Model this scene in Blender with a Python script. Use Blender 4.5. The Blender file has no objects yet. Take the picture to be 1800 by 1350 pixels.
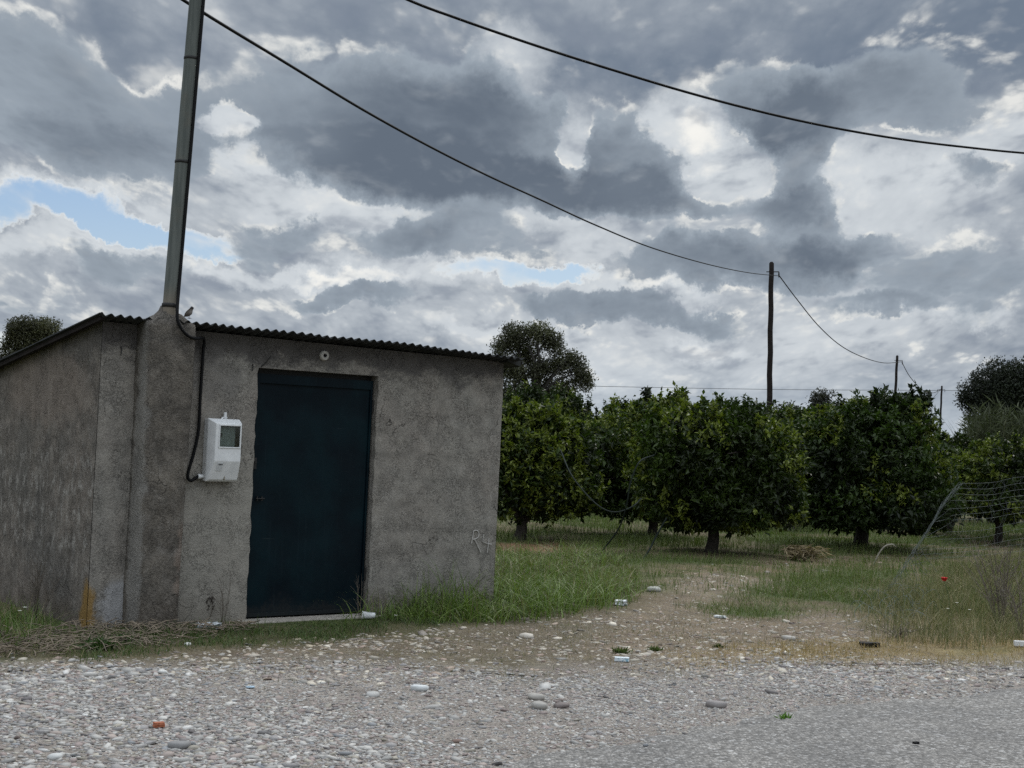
import bpy, bmesh, math, random
import numpy as np
from mathutils import Matrix, Vector

# ------------------------------------------------------------------ scene, camera, sky, sun
SC = bpy.context.scene
COL = SC.collection
F, EYE, ROLL = 2600.0, 1.55, 0.045                      # focal length in photo pixels, eye height, roll
TH = math.atan(88 * math.cos(ROLL) / F)                 # pitch
FW = np.array([0, math.cos(TH), math.sin(TH)])
U0 = np.array([0, -math.sin(TH), math.cos(TH)])
RT = math.cos(ROLL) * np.array([1.0, 0, 0]) + math.sin(ROLL) * U0
UP = -math.sin(ROLL) * np.array([1.0, 0, 0]) + math.cos(ROLL) * U0
EYEP = np.array([0, 0, EYE])

def ray(px, py):
    return FW + RT * ((px - 900) / F) + UP * ((675 - py) / F)
def G(px, py, z=0.0):                                   # point of the ground seen at a photo pixel
    d = ray(px, py); return EYEP + d * ((z - EYE) / d[2])
def P(px, py, Y):                                       # point at distance Y seen at a photo pixel
    d = ray(px, py); return EYEP + d * (Y / d[1])
def proj(p):
    v = np.asarray(p, float) - EYEP; w = v @ FW
    return 900 + F * (v @ RT) / w, 675 - F * (v @ UP) / w

cam = bpy.data.cameras.new('camera'); camo = bpy.data.objects.new('camera', cam); COL.objects.link(camo)
m = Matrix.Identity(4)
for i in range(3):
    m[i][0], m[i][1], m[i][2], m[i][3] = RT[i], UP[i], -FW[i], EYEP[i]
camo.matrix_world = m
cam.sensor_width = 36.0; cam.lens = 36.0 * F / 1800.0; cam.clip_start = 0.05; cam.clip_end = 6000
SC.camera = camo
SC.view_settings.view_transform = 'Standard'; SC.view_settings.look = 'None'
SC.view_settings.exposure = 0.0; SC.view_settings.gamma = 1.0
SC.render.engine = 'CYCLES'
SC.cycles.use_denoising = False
SC.cycles.max_bounces = 6; SC.cycles.diffuse_bounces = 3; SC.cycles.glossy_bounces = 2
SC.cycles.transparent_max_bounces = 6

def lin(r, g, b):
    f = lambda c: c / 12.92 if c <= 0.04045 else ((c + 0.055) / 1.055) ** 2.4
    return (f(r / 255), f(g / 255), f(b / 255))

class N:                                                # tiny expression layer over shader nodes
    nt = None
    def __init__(s, sock): s.s = sock
    @classmethod
    def node(c, t, **kw):
        n = c.nt.nodes.new(t)
        for k, v in kw.items(): setattr(n, k, v)
        return n
    @classmethod
    def put(c, sock, v):
        if isinstance(v, N): c.nt.links.new(v.s, sock)
        elif isinstance(v, (tuple, list)):
            if len(sock.default_value) == 4 and len(v) == 3: v = (*v, 1)
            sock.default_value = v
        else: sock.default_value = v
    @classmethod
    def math(c, op, *a, clamp=False):
        n = c.node('ShaderNodeMath', operation=op, use_clamp=clamp)
        for i, v in enumerate(a): c.put(n.inputs[i], v)
        return N(n.outputs[0])
    @classmethod
    def vm(c, op, *a):
        n = c.node('ShaderNodeVectorMath', operation=op)
        for i, v in enumerate(a):
            if op == 'SCALE' and i == 1: c.put(n.inputs['Scale'], v)
            else: c.put(n.inputs[i], v)
        return N(n.outputs['Value'] if op in ('DOT_PRODUCT', 'LENGTH', 'DISTANCE') else n.outputs[0])
    def __add__(s, o): return N.math('ADD', s, o)
    __radd__ = __add__
    def __sub__(s, o): return N.math('SUBTRACT', s, o)
    def __rsub__(s, o): return N.math('SUBTRACT', o, s)
    def __mul__(s, o): return N.math('MULTIPLY', s, o)
    __rmul__ = __mul__
    def __truediv__(s, o): return N.math('DIVIDE', s, o)
    def __rtruediv__(s, o): return N.math('DIVIDE', o, s)
    def pow(s, o): return N.math('POWER', s, o)
    def clamp(s): return N.math('ADD', s, 0.0, clamp=True)
    def max(s, o): return N.math('MAXIMUM', s, o)
    def min(s, o): return N.math('MINIMUM', s, o)
    def smooth(s, a, b, lo=0.0, hi=1.0):
        n = N.node('ShaderNodeMapRange', interpolation_type='SMOOTHSTEP')
        N.put(n.inputs[0], s); N.put(n.inputs[1], a); N.put(n.inputs[2], b); N.put(n.inputs[3], lo); N.put(n.inputs[4], hi)
        return N(n.outputs[0])
    def ramp(s, a, b, lo=0.0, hi=1.0):
        n = N.node('ShaderNodeMapRange')
        N.put(n.inputs[0], s); N.put(n.inputs[1], a); N.put(n.inputs[2], b); N.put(n.inputs[3], lo); N.put(n.inputs[4], hi)
        return N(n.outputs[0])
    def xyz(s):
        n = N.node('ShaderNodeSeparateXYZ'); N.put(n.inputs[0], s)
        return [N(o) for o in n.outputs]

def vec(x, y, z):
    n = N.node('ShaderNodeCombineXYZ')
    for i, v in enumerate((x, y, z)): N.put(n.inputs[i], v)
    return N(n.outputs[0])
def noise(p, scale, detail=4, rough=0.55, dist=0.0, out=0, lac=2.0):
    n = N.node('ShaderNodeTexNoise'); N.put(n.inputs['Vector'], p); n.inputs['Scale'].default_value = scale
    n.inputs['Detail'].default_value = detail; n.inputs['Roughness'].default_value = rough
    n.inputs['Distortion'].default_value = dist; n.inputs['Lacunarity'].default_value = lac
    return N(n.outputs[out])
def voro(p, scale, feature='F1', out='Distance', detail=0, rnd=1.0, smooth=0.5, rough=0.5):
    n = N.node('ShaderNodeTexVoronoi', feature=feature); N.put(n.inputs['Vector'], p)
    n.inputs['Scale'].default_value = scale; n.inputs['Randomness'].default_value = rnd
    if 'Detail' in n.inputs: n.inputs['Detail'].default_value = detail; n.inputs['Roughness'].default_value = rough
    if feature == 'SMOOTH_F1': n.inputs['Smoothness'].default_value = smooth
    return N(n.outputs[out])
def mix(f, a, b, mode='MIX'):
    n = N.node('ShaderNodeMix', data_type='RGBA', blend_type=mode, clamp_factor=True)
    N.put(n.inputs[0], f); N.put(n.inputs[6], a); N.put(n.inputs[7], b)
    return N(n.outputs[2])

SUN_AZ, SUN_EL = math.radians(24), math.radians(47)     # behind the clouds, ahead and to the right
world = bpy.data.worlds.new('World'); SC.world = world; world.use_nodes = True
def build_sky():
    nt = world.node_tree; nt.nodes.clear(); N.nt = nt
    out = N.node('ShaderNodeOutputWorld'); bg = N.node('ShaderNodeBackground')
    bg.inputs['Strength'].default_value = 0.1
    nt.links.new(bg.outputs[0], out.inputs[0])
    nish = N.node('ShaderNodeTexSky'); nish.sky_type = 'NISHITA'; nish.sun_disc = False
    nish.sun_elevation = SUN_EL; nish.sun_rotation = SUN_AZ; nish.altitude = 20; nish.dust_density = 1.0
    tc = N.node('ShaderNodeTexCoord')
    d = N.vm('NORMALIZE', N(tc.outputs['Generated']))
    x, y, z = d.xyz(); zc = z.max(0.0)
    h = zc + 0.24
    q = vec(x / h, y * 1.2, N.math('LOGARITHM', zc + 0.13, math.e) * 1.15)
    wv = N.vm('SUBTRACT', noise(q, 2.2, 2, 0.5, out=1), (0.5, 0.5, 0.5))
    p = N.vm('ADD', q, N.vm('SCALE', wv, 0.16))
    def dens(pp, det):
        f = noise(pp, 3.0, det, 0.60) - 0.5
        b = 0.40 - voro(pp, 6.5, 'F1', detail=3.5, rough=0.68)
        return f * 2.0 + b * 0.75
    base = dens(p, 9)
    up = dens(N.vm('ADD', p, (0.010, 0.0, 0.050)), 7)
    relief = base - up
    fine = noise(p, 15.0, 6, 0.62) - 0.5
    soft = noise(q, 2.3, 2, 0.5)
    # where heavy clouds, bright openings and blue gaps stand in this sky (directions)
    dw = N.vm('ADD', d, N.vm('SCALE', wv, 0.05))
    w2 = N.vm('SUBTRACT', noise(d, 17.0, 7, 0.66, out=1), (0.5, 0.5, 0.5))
    dw = N.vm('ADD', dw, N.vm('SCALE', w2, 0.055))
    def blobs(lst, k=1.0):
        total = None
        for px, py, rx, ry, a in lst:
            c = ray(px, py); c = c / np.linalg.norm(c)
            v = N.vm('MULTIPLY', N.vm('SUBTRACT', dw, tuple(c)), (F / rx, F / rx, F / ry))
            t = N.vm('DOT_PRODUCT', v, v).smooth(0.0, 2.4, a * k, 0.0)
            total = t if total is None else total + t
        return total
    # high deck of broken grey cloud, lumps lit from above and behind
    deck = blobs(BRIGHT, 0.72) + base * 0.40 + fine * 0.38
    cA = mix(deck.smooth(-0.95, 0.38), lin(112, 125, 142), lin(208, 214, 219))
    cA = mix(deck.smooth(0.24, 0.85), cA, lin(246, 245, 240))
    cA = mix(relief.smooth(0.10, 0.75) * 0.50, cA, lin(236, 236, 232))
    cA = mix((relief * -1.0).smooth(0.05, 0.65) * 0.50, cA, lin(132, 142, 157))
    gap = blobs(BLUE) + base * 0.34 + fine * 0.20
    blue = mix(0.6, N.vm('SCALE', N(nish.outputs[0]), 0.11), mix(z.smooth(0.0, 0.2), lin(186, 208, 224), lin(126, 164, 212)))
    c = mix(gap.smooth(0.18, 0.46) * 0.85, cA, lin(232, 234, 233))
    c = mix(gap.smooth(0.26, 0.72), c, blue)
    # dark cumulus in front
    cum = blobs(HEAVY, 0.95) + base * 0.48 + fine * 0.32
    thick = cum.smooth(0.10, 1.25)
    cB = mix(thick, lin(158, 169, 180), lin(100, 111, 125))
    cB = mix(soft.smooth(0.40, 0.72) * 0.55, cB, lin(139, 150, 162))
    cB = mix((relief + fine * 0.4).smooth(0.05, 0.9) * 0.45, cB, lin(172, 179, 186))
    cB = mix((relief * -1.0 - fine * 0.4).smooth(0.05, 0.8) * 0.40, cB, lin(94, 104, 118))
    rim = cum.smooth(-0.06, 0.14) * cum.smooth(0.36, 0.14) * (relief + fine).smooth(-0.1, 0.5)
    c = mix(cum.smooth(0.0, 0.38), c, cB)
    c = mix(rim * 0.85, c, lin(236, 236, 232))
    c = mix(z.smooth(0.07, 0.0) * 0.5, c, lin(196, 207, 217))
    c = mix(z.smooth(0.0, -0.05), c, (0.2, 0.2, 0.19))
    gain = z.smooth(0.30, 0.8, 1.0, 3.4) * y.smooth(-0.5, 0.4, 1.15, 1.0)
    N.put(bg.inputs['Color'], N.vm('SCALE', c, gain * 10.0))
    world.cycles.sampling_method = 'MANUAL'; world.cycles.sample_map_resolution = 1024
# photo px, py, radius x, radius y, amount
HEAVY = [
    (560, 170, 170, 130, .7), (760, 230, 230, 130, .95), (860, 150, 90, 110, .6), (640, 285, 220, 60, .7), (880, 320, 130, 50, .6),
    (1095, 265, 95, 100, 1.0), (1100, 340, 160, 55, .9), (1350, 160, 120, 70, .7), (1500, 190, 170, 80, .8), (1400, 290, 90, 110, .9), (1350, 365, 150, 28, .5),
    (90, 170, 230, 120, .8), (230, 270, 160, 60, .5), (1680, 130, 160, 80, .5), (1720, 310, 70, 28, .8),
    (820, 430, 150, 40, .75), (470, 425, 70, 45, .7), (640, 430, 110, 30, .5), (1180, 470, 130, 45, .6), (1300, 460, 160, 45, .6), (1620, 480, 230, 60, .75), (1450, 430, 90, 40, .5),
    (640, 535, 120, 22, .55), (1090, 548, 150, 24, .7), (860, 540, 90, 20, .4), (1480, 540, 110, 20, .5), (1240, 650, 160, 16, .35), (230, 475, 100, 26, .7), (560, 525, 160, 28, .5), (120, 525, 150, 30, .5), (1060, 560, 110, 40, .5), (1270, 570, 100, 30, .4), (1700, 590, 110, 40, .4),
    (470, 280, 70, 40, -.9), (430, 195, 36, 30, -.8), (1190, 190, 60, 50, -.8), (920, 90, 70, 50, -.6), (1270, 310, 60, 50, -.8), (985, 240, 24, 70, -.9), (1250, 250, 36, 80, -.9), (1040, 420, 90, 30, -.8), (470, 330, 90, 26, -.5), (1560, 330, 110, 60, -.8), (300, 60, 60, 50, -.5)]
BRIGHT = [
    (470, 275, 70, 50, .8), (430, 195, 46, 36, .7), (640, 375, 190, 35, .8), (860, 370, 130, 30, .6), (1190, 185, 70, 50, .8), (890, 75, 60, 60, .7), (1270, 315, 60, 40, .7),
    (1590, 370, 150, 60, .62), (1480, 300, 70, 50, .5), (985, 250, 28, 50, .6), (1230, 240, 40, 60, .7), (640, 497, 90, 14, .8), (1080, 508, 110, 14, .8), (470, 478, 110, 12, .6), (1190, 520, 60, 14, .6), (900, 590, 120, 12, .5), (1240, 610, 60, 16, .7), (1500, 500, 200, 14, .4), (1700, 560, 70, 16, .6), (1690, 300, 90, 40, .4), (1040, 440, 70, 40, .6), (1780, 240, 60, 40, .5),
    (560, 520, 80, 24, .5), (90, 360, 190, 20, .7), (150, 450, 180, 20, .7), (740, 490, 200, 22, .6), (1210, 620, 230, 50, .5), (1500, 560, 120, 50, .5), (820, 570, 220, 40, .3),
    (1300, 30, 700, 90, -.45), (100, 60, 250, 80, -.35), (1650, 80, 300, 80, -.3), (1100, 120, 200, 40, -.3)]
BLUE = [(80, 384, 170, 34, 1.0), (290, 418, 150, 22, .8), (470, 455, 110, 16, .45), (900, 490, 130, 20, .8), (1010, 485, 60, 18, .5), (1585, 357, 22, 12, .42), (1500, 405, 36, 14, .42), (20, 620, 60, 40, .7), (1290, 680, 200, 30, .3)]
build_sky()
sun = bpy.data.lights.new('sun', 'SUN'); suno = bpy.data.objects.new('sun', sun); COL.objects.link(suno)
sun.energy = 1.4; sun.angle = math.radians(16); sun.color = (1.0, 0.95, 0.88)
sd = Vector((math.sin(SUN_AZ) * math.cos(SUN_EL), math.cos(SUN_AZ) * math.cos(SUN_EL), math.sin(SUN_EL)))
suno.rotation_euler = sd.to_track_quat('Z', 'Y').to_euler(); suno.location = (20, 40, 50)

# ------------------------------------------------------------------ helpers
rng = np.random.default_rng(7)
random.seed(7)

def hash3(i, j, k):
    h = (i * 374761393 + j * 668265263 + k * 2147483647 + 1013904223) & 0xFFFFFFFF
    h = ((h ^ (h >> 13)) * 1274126177) & 0xFFFFFFFF
    return ((h ^ (h >> 16)) & 0xFFFF) / 65535.0
def vnoise(p):
    p = np.asarray(p, float)
    if p.shape[1] == 2: p = np.c_[p, np.zeros(len(p))]
    i = np.floor(p).astype(np.int64); f = p - i; f = f * f * (3 - 2 * f)
    r = 0
    for a in (0, 1):
        for b in (0, 1):
            for c in (0, 1):
                w = (f[:, 0] if a else 1 - f[:, 0]) * (f[:, 1] if b else 1 - f[:, 1]) * (f[:, 2] if c else 1 - f[:, 2])
                r = r + w * hash3(i[:, 0] + a, i[:, 1] + b, i[:, 2] + c)
    return r
def fbm(p, oct=4):
    p = np.asarray(p, float); r = 0; a = 0.5; t = 0
    for o in range(oct):
        r = r + a * vnoise(p * 2 ** o + 17.3 * o); t += a; a *= 0.5
    return r / t

def tag(o, label=None, cat=None, group=None, kind=None):
    if label: o['label'] = label
    if cat: o['category'] = cat
    if group: o['group'] = group
    if kind: o['kind'] = kind
    return o
def empty(name, loc=(0, 0, 0), rz=0.0, label=None, cat=None, group=None):
    o = bpy.data.objects.new(name, None); COL.objects.link(o); o.empty_display_size = 0.1
    o.location = loc; o.rotation_euler = (0, 0, rz)
    return tag(o, label, cat, group)
def link(name, me, mat=None, parent=None):
    o = bpy.data.objects.new(name, me); COL.objects.link(o)
    if mat and not me.materials: me.materials.append(mat)
    if parent: o.parent = parent
    return o
def np_mesh(name, V, faces, tint=None, extra=None, smooth=False):
    """faces: list of integer arrays (k, 3) / (k, 4); tint: (n, 3) colour per vertex."""
    V = np.ascontiguousarray(V, dtype=np.float32)
    me = bpy.data.meshes.new(name)
    me.vertices.add(len(V)); me.vertices.foreach_set('co', V.ravel())
    faces = [np.asarray(f, dtype=np.int32) for f in faces if len(f)]
    idx = np.concatenate([f.ravel() for f in faces])
    tot = np.concatenate([np.full(len(f), f.shape[1], np.int32) for f in faces])
    start = np.concatenate([[0], np.cumsum(tot)[:-1]]).astype(np.int32)
    me.loops.add(len(idx)); me.loops.foreach_set('vertex_index', idx)
    me.polygons.add(len(tot)); me.polygons.foreach_set('loop_start', start)
    me.polygons.foreach_set('use_smooth', np.full(len(tot), bool(smooth)))
    if tint is not None:
        a = me.color_attributes.new('tint', 'FLOAT_COLOR', 'POINT')
        a.data.foreach_set('color', np.c_[tint, np.ones(len(V))].astype(np.float32).ravel())
    if extra is not None:
        a = me.attributes.new('peb', 'FLOAT', 'POINT'); a.data.foreach_set('value', np.asarray(extra, np.float32))
    me.update(calc_edges=True)
    return me

class MB:                                               # collects simple solids into one mesh
    def __init__(s): s.v = []; s.f = []; s.sm = []
    def add(s, V, Fs, smooth=False):
        k = len(s.v); s.v += [tuple(map(float, v)) for v in V]
        s.f += [tuple(int(i) + k for i in f) for f in Fs]; s.sm += [smooth] * len(Fs)
    def box(s, a, b, bev=0.0):
        x0, y0, z0 = a; x1, y1, z1 = b
        if not bev:
            V = [(x, y, z) for z in (z0, z1) for y in (y0, y1) for x in (x0, x1)]
            s.add(V, [(0, 2, 3, 1), (4, 5, 7, 6), (0, 1, 5, 4), (2, 6, 7, 3), (0, 4, 6, 2), (1, 3, 7, 5)]); return
        bm = bmesh.new(); bmesh.ops.create_cube(bm, size=1)
        for v in bm.verts:
            v.co = ((x0 + x1) / 2 + v.co.x * (x1 - x0), (y0 + y1) / 2 + v.co.y * (y1 - y0), (z0 + z1) / 2 + v.co.z * (z1 - z0))
        bmesh.ops.bevel(bm, geom=bm.edges[:], offset=bev, segments=2, affect='EDGES', profile=0.6)
        bm.verts.index_update(); s.add([v.co for v in bm.verts], [[v.index for v in f.verts] for f in bm.faces]); bm.free()
    def tube(s, pts, r, n=8, cap=True):
        pts = [np.asarray(p, float) for p in pts]; m = len(pts)
        rr = [r] * m if np.isscalar(r) else list(r)
        V = []; ref = None
        for i in range(m):
            t = pts[min(i + 1, m - 1)] - pts[max(i - 1, 0)]; t = t / (np.linalg.norm(t) + 1e-12)
            if ref is None:
                ref = np.cross(t, [0, 0, 1.0])
                if np.linalg.norm(ref) < 0.1: ref = np.cross(t, [0, 1.0, 0])
            ref = ref - t * (ref @ t); ref = ref / np.linalg.norm(ref); b = np.cross(t, ref)
            for k in range(n):
                a = 2 * math.pi * k / n; V.append(pts[i] + rr[i] * (math.cos(a) * ref + math.sin(a) * b))
        Fs = [(i * n + k, i * n + (k + 1) % n, (i + 1) * n + (k + 1) % n, (i + 1) * n + k) for i in range(m - 1) for k in range(n)]
        s.add(V, Fs, True)
        if cap: s.add(V[:n], [tuple(range(n))[::-1]]); s.add(V[-n:], [tuple(range(n))])
    def build(s, name, mat, parent=None):
        me = bpy.data.meshes.new(name); me.from_pydata(s.v, [], s.f)
        me.polygons.foreach_set('use_smooth', s.sm); me.update()
        return link(name, me, mat, parent)
def spline(pts, n=24):                                  # Catmull-Rom through points
    pts = [np.asarray(p, float) for p in pts]
    q = [2 * pts[0] - pts[1]] + pts + [2 * pts[-1] - pts[-2]]; out = []
    for i in range(1, len(q) - 2):
        for t in np.linspace(0, 1, n, endpoint=False):
            a, b, c, d = q[i - 1], q[i], q[i + 1], q[i + 2]
            out.append(0.5 * (2 * b + (c - a) * t + (2 * a - 5 * b + 4 * c - d) * t * t + (3 * b - a - 3 * c + d) * t ** 3))
    return out + [pts[-1]]
def inpoly(x, y, poly):
    r = np.zeros(len(x), bool); j = len(poly) - 1
    for i in range(len(poly)):
        xi, yi = poly[i]; xj, yj = poly[j]
        c = ((yi > y) != (yj > y)) & (x < (xj - xi) * (y - yi) / (yj - yi + 1e-12) + xi); r ^= c; j = i
    return r
def gpoly(px): return [tuple(G(*p)[:2]) for p in px]    # outline on the ground, from photo pixels
def scatter(poly, dens, soft=0.0, keep=None):
    a = np.array(poly); lo, hi = a.min(0), a.max(0)
    n = int((hi - lo).prod() * dens); x = rng.uniform(lo[0], hi[0], n); y = rng.uniform(lo[1], hi[1], n)
    ok = inpoly(x, y, poly); x, y = x[ok], y[ok]
    if keep is not None:
        ok = rng.random(len(x)) < keep(x, y); x, y = x[ok], y[ok]
    if soft: x = x + rng.normal(0, soft, len(x)); y = y + rng.normal(0, soft, len(y))
    return x, y

# ------------------------------------------------------------------ materials
def material(name):
    mt = bpy.data.materials.new(name); mt.use_nodes = True; nt = mt.node_tree; nt.nodes.clear(); N.nt = nt
    out = N.node('ShaderNodeOutputMaterial'); b = N.node('ShaderNodeBsdfPrincipled')
    nt.links.new(b.outputs[0], out.inputs[0]); return mt, b, out
def bump(b, hgt, dist, strength=1.0):
    n = N.node('ShaderNodeBump'); n.inputs['Strength'].default_value = strength; n.inputs['Distance'].default_value = dist
    N.put(n.inputs['Height'], hgt); N.nt.links.new(n.outputs[0], b.inputs['Normal'])
def objco(): return N(N.node('ShaderNodeTexCoord').outputs['Object'])
def tintcol():
    n = N.node('ShaderNodeAttribute'); n.attribute_name = 'tint'; return N(n.outputs['Color'])
def plain(name, col, rough=0.6, metal=0.0, var=0.25, scale=30.0, bmp=0.0, spec=0.5):
    mt, b, o = material(name); p = objco(); f = noise(p, scale, 5, 0.6)
    N.put(b.inputs['Base Color'], mix(f.smooth(0.25, 0.75), tuple(c * (1 - var) for c in col), tuple(min(1, c * (1 + var)) for c in col)))
    N.put(b.inputs['Roughness'], f.ramp(0, 1, rough - 0.1, rough + 0.1)); b.inputs['Metallic'].default_value = metal
    b.inputs['Specular IOR Level'].default_value = spec
    if bmp: bump(b, f, bmp)
    return mt
def leafmat(name, rough=0.42, trans=0.28, spec=0.5):
    mt, b, o = material(name); t = tintcol()
    N.put(b.inputs['Base Color'], t); b.inputs['Roughness'].default_value = rough
    b.inputs['Specular IOR Level'].default_value = spec
    tr = N.node('ShaderNodeBsdfTranslucent'); N.put(tr.inputs[0], mix(1.0, t, (1.0, 1.25, 0.45), 'MULTIPLY'))
    mx = N.node('ShaderNodeMixShader'); mx.inputs[0].default_value = trans
    N.nt.links.new(b.outputs[0], mx.inputs[1]); N.nt.links.new(tr.outputs[0], mx.inputs[2]); N.nt.links.new(mx.outputs[0], o.inputs[0])
    return mt
def tintmat(name, rough=0.85, spec=0.3, nscale=60.0, var=0.3):
    mt, b, o = material(name); f = noise(objco(), nscale, 4, 0.6)
    N.put(b.inputs['Base Color'], mix(1.0, tintcol(), mix(f, (1 - var,) * 3, (1 + var,) * 3), 'MULTIPLY'))
    b.inputs['Roughness'].default_value = rough; b.inputs['Specular IOR Level'].default_value = spec
    return mt

M_LEAF = leafmat('citrus_leaf', 0.46, 0.24, 0.28); M_EUC = leafmat('eucalyptus_leaf', 0.6, 0.15, 0.3)
M_GRASS = leafmat('grass_blade', 0.55, 0.25, 0.35); M_DRY = leafmat('dry_stalk', 0.8, 0.15, 0.2)
M_STONE = tintmat('river_stone', 0.8, 0.35, 45.0, 0.18)
M_BARK = plain('citrus_bark', (0.035, 0.028, 0.022), 0.9, 0, 0.4, 14, 0.01)
M_BLACK = plain('black_rubber', (0.005, 0.005, 0.0055), 0.7, 0, 0.2, 20, 0, 0.18)
M_POLEWOOD = plain('creosoted_wood', (0.020, 0.016, 0.015), 0.9, 0, 0.35, 9, 0.004, 0.15)
M_GALV = plain('galvanised_wire', (0.12, 0.135, 0.13), 0.6, 0.2, 0.3, 20)
M_WHITE = plain('white_plastic', (0.66, 0.665, 0.66), 0.5, 0, 0.10, 11)
M_IRON = plain('dark_iron', (0.02, 0.019, 0.018), 0.6, 0.4, 0.3, 40)
M_TWIG = plain('grey_twig', (0.11, 0.09, 0.07), 0.9, 0, 0.3, 30)

# ------------------------------------------------------------------ ground, shoulder and road
DOORL = gpoly([(430, 1091)])[0]
YAW = math.radians(39)
SU = np.array([math.cos(YAW), math.sin(YAW), 0]); SV = np.array([-math.sin(YAW), math.cos(YAW), 0])
def on_plane(px, py, n, p0):
    d = ray(px, py); return EYEP + d * (((p0 - EYEP) @ n) / (d @ n))
_w0 = np.array([*DOORL, 0.0])
_c = on_plane(152, 1100, SV, _w0); SO = np.array([_c[0], _c[1], 0.0])      # front left corner of the shed
def SL(px, py, y=0.0):                                   # shed front: along the wall, height
    q = on_plane(px, py, SV, SO + SV * y) - SO; return float(q @ SU), float(q[2])
def SW(x, y, z): return SO + SU * x + SV * y + np.array([0, 0, z])
def shed_xy(x, y):
    qx, qy = x - SO[0], y - SO[1]; return qx * SU[0] + qy * SU[1], qx * SV[0] + qy * SV[1]
SHED_L, SHED_D = 3.77, 3.3

GRAVEL = gpoly([(-500, 1186), (0, 1180), (200, 1172), (420, 1166), (600, 1166), (760, 1178), (960, 1190), (1120, 1172), (1320, 1164), (1500, 1168), (1800, 1166), (2300, 1160), (2300, 1600), (-500, 1600)])
ROADP = gpoly([(700, 1500), (905, 1350), (1020, 1322), (1130, 1310), (1240, 1287), (1360, 1266), (1500, 1237), (1640, 1228), (1800, 1213), (2000, 1196), (2300, 1178), (2600, 1500)])
PATH = gpoly([(1040, 1108), (1110, 1072), (1180, 1040), (1190, 1012), (1260, 1004), (1365, 1018), (1350, 1034), (1270, 1052), (1240, 1076), (1330, 1090), (1500, 1076), (1560, 1110), (1480, 1150), (1000, 1150)])
PEBBLY = gpoly([(-300, 1160), (160, 1158), (330, 1148), (560, 1126), (860, 1092), (1100, 1080), (1240, 1088), (1400, 1100), (1540, 1105), (1620, 1160), (1800, 1166), (1800, 1200), (-300, 1200)])
DIRTROW = gpoly([(1100, 1000), (1450, 980), (1700, 958), (1820, 946), (1820, 975), (1600, 1000), (1350, 1020)])
LEAFLIT = gpoly([(860, 957), (1000, 950), (1010, 968), (870, 975)])
TALLG = gpoly([(660, 1086), (720, 1060), (800, 1040), (862, 1022), (880, 985), (960, 975), (1060, 985), (1100, 1012), (1110, 1042), (1050, 1074), (900, 1090), (700, 1096)])
STRIP = gpoly([(140, 1128), (300, 1108), (430, 1098), (640, 1094), (760, 1090), (800, 1096), (700, 1118), (520, 1132), (330, 1142), (150, 1165)])
RIGHTW = gpoly([(1520, 1075), (1590, 1040), (1660, 1010), (1760, 985), (2100, 960), (2100, 1130), (1800, 1132), (1640, 1136), (1560, 1120)])
DRYEDGE = gpoly([(1180, 1150), (1400, 1128), (1560, 1120), (1800, 1122), (2100, 1118), (2100, 1160), (1800, 1166), (1400, 1168), (1180, 1175)])
MIDG = gpoly([(1220, 1072), (1290, 1045), (1400, 1020), (1560, 1010), (1580, 1045), (1500, 1080), (1330, 1090)])

def soft_in(x, y, poly, wob=0.25, sc=1.6, feather=0.18, n=5):
    """share (0..1) of jittered samples inside an outline: a soft, wobbly edge"""
    r = np.zeros(len(x)); q = np.c_[x, y] * sc
    ox, oy = (fbm(q, 3) - 0.5) * 2 * wob, (fbm(q + 71.3, 3) - 0.5) * 2 * wob
    for k in range(n):
        a = 2 * math.pi * k / n
        r += inpoly(x + ox + feather * math.cos(a), y + oy + feather * math.sin(a), poly)
    return r / n
def lerp(a, b, t): return a * (1 - t)[:, None] + b * t[:, None]
def ground_z(x, y):
    q = np.c_[x, y]
    z = (fbm(q * 0.9, 4) - 0.5) * 0.07 + (fbm(q * 5 + 9, 3) - 0.5) * 0.022
    flat = np.maximum(inpoly(x, y, GRAVEL), inpoly(x, y, ROADP))
    near = np.clip((y - 9.5) / 2.5, 0, 1); z = z * (0.15 + 0.85 * near)
    sx, sy = shed_xy(x, y)
    out = np.maximum(np.maximum(-sx, sx - SHED_L), np.maximum(-sy, sy - SHED_D))
    z = z * np.clip(out / 0.5 + 0.15, 0.0, 1)
    far = np.clip((np.hypot(x, y) - 60) / 200, 0, 1)
    return z * (1 - far) - 0.008 * flat
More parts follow.
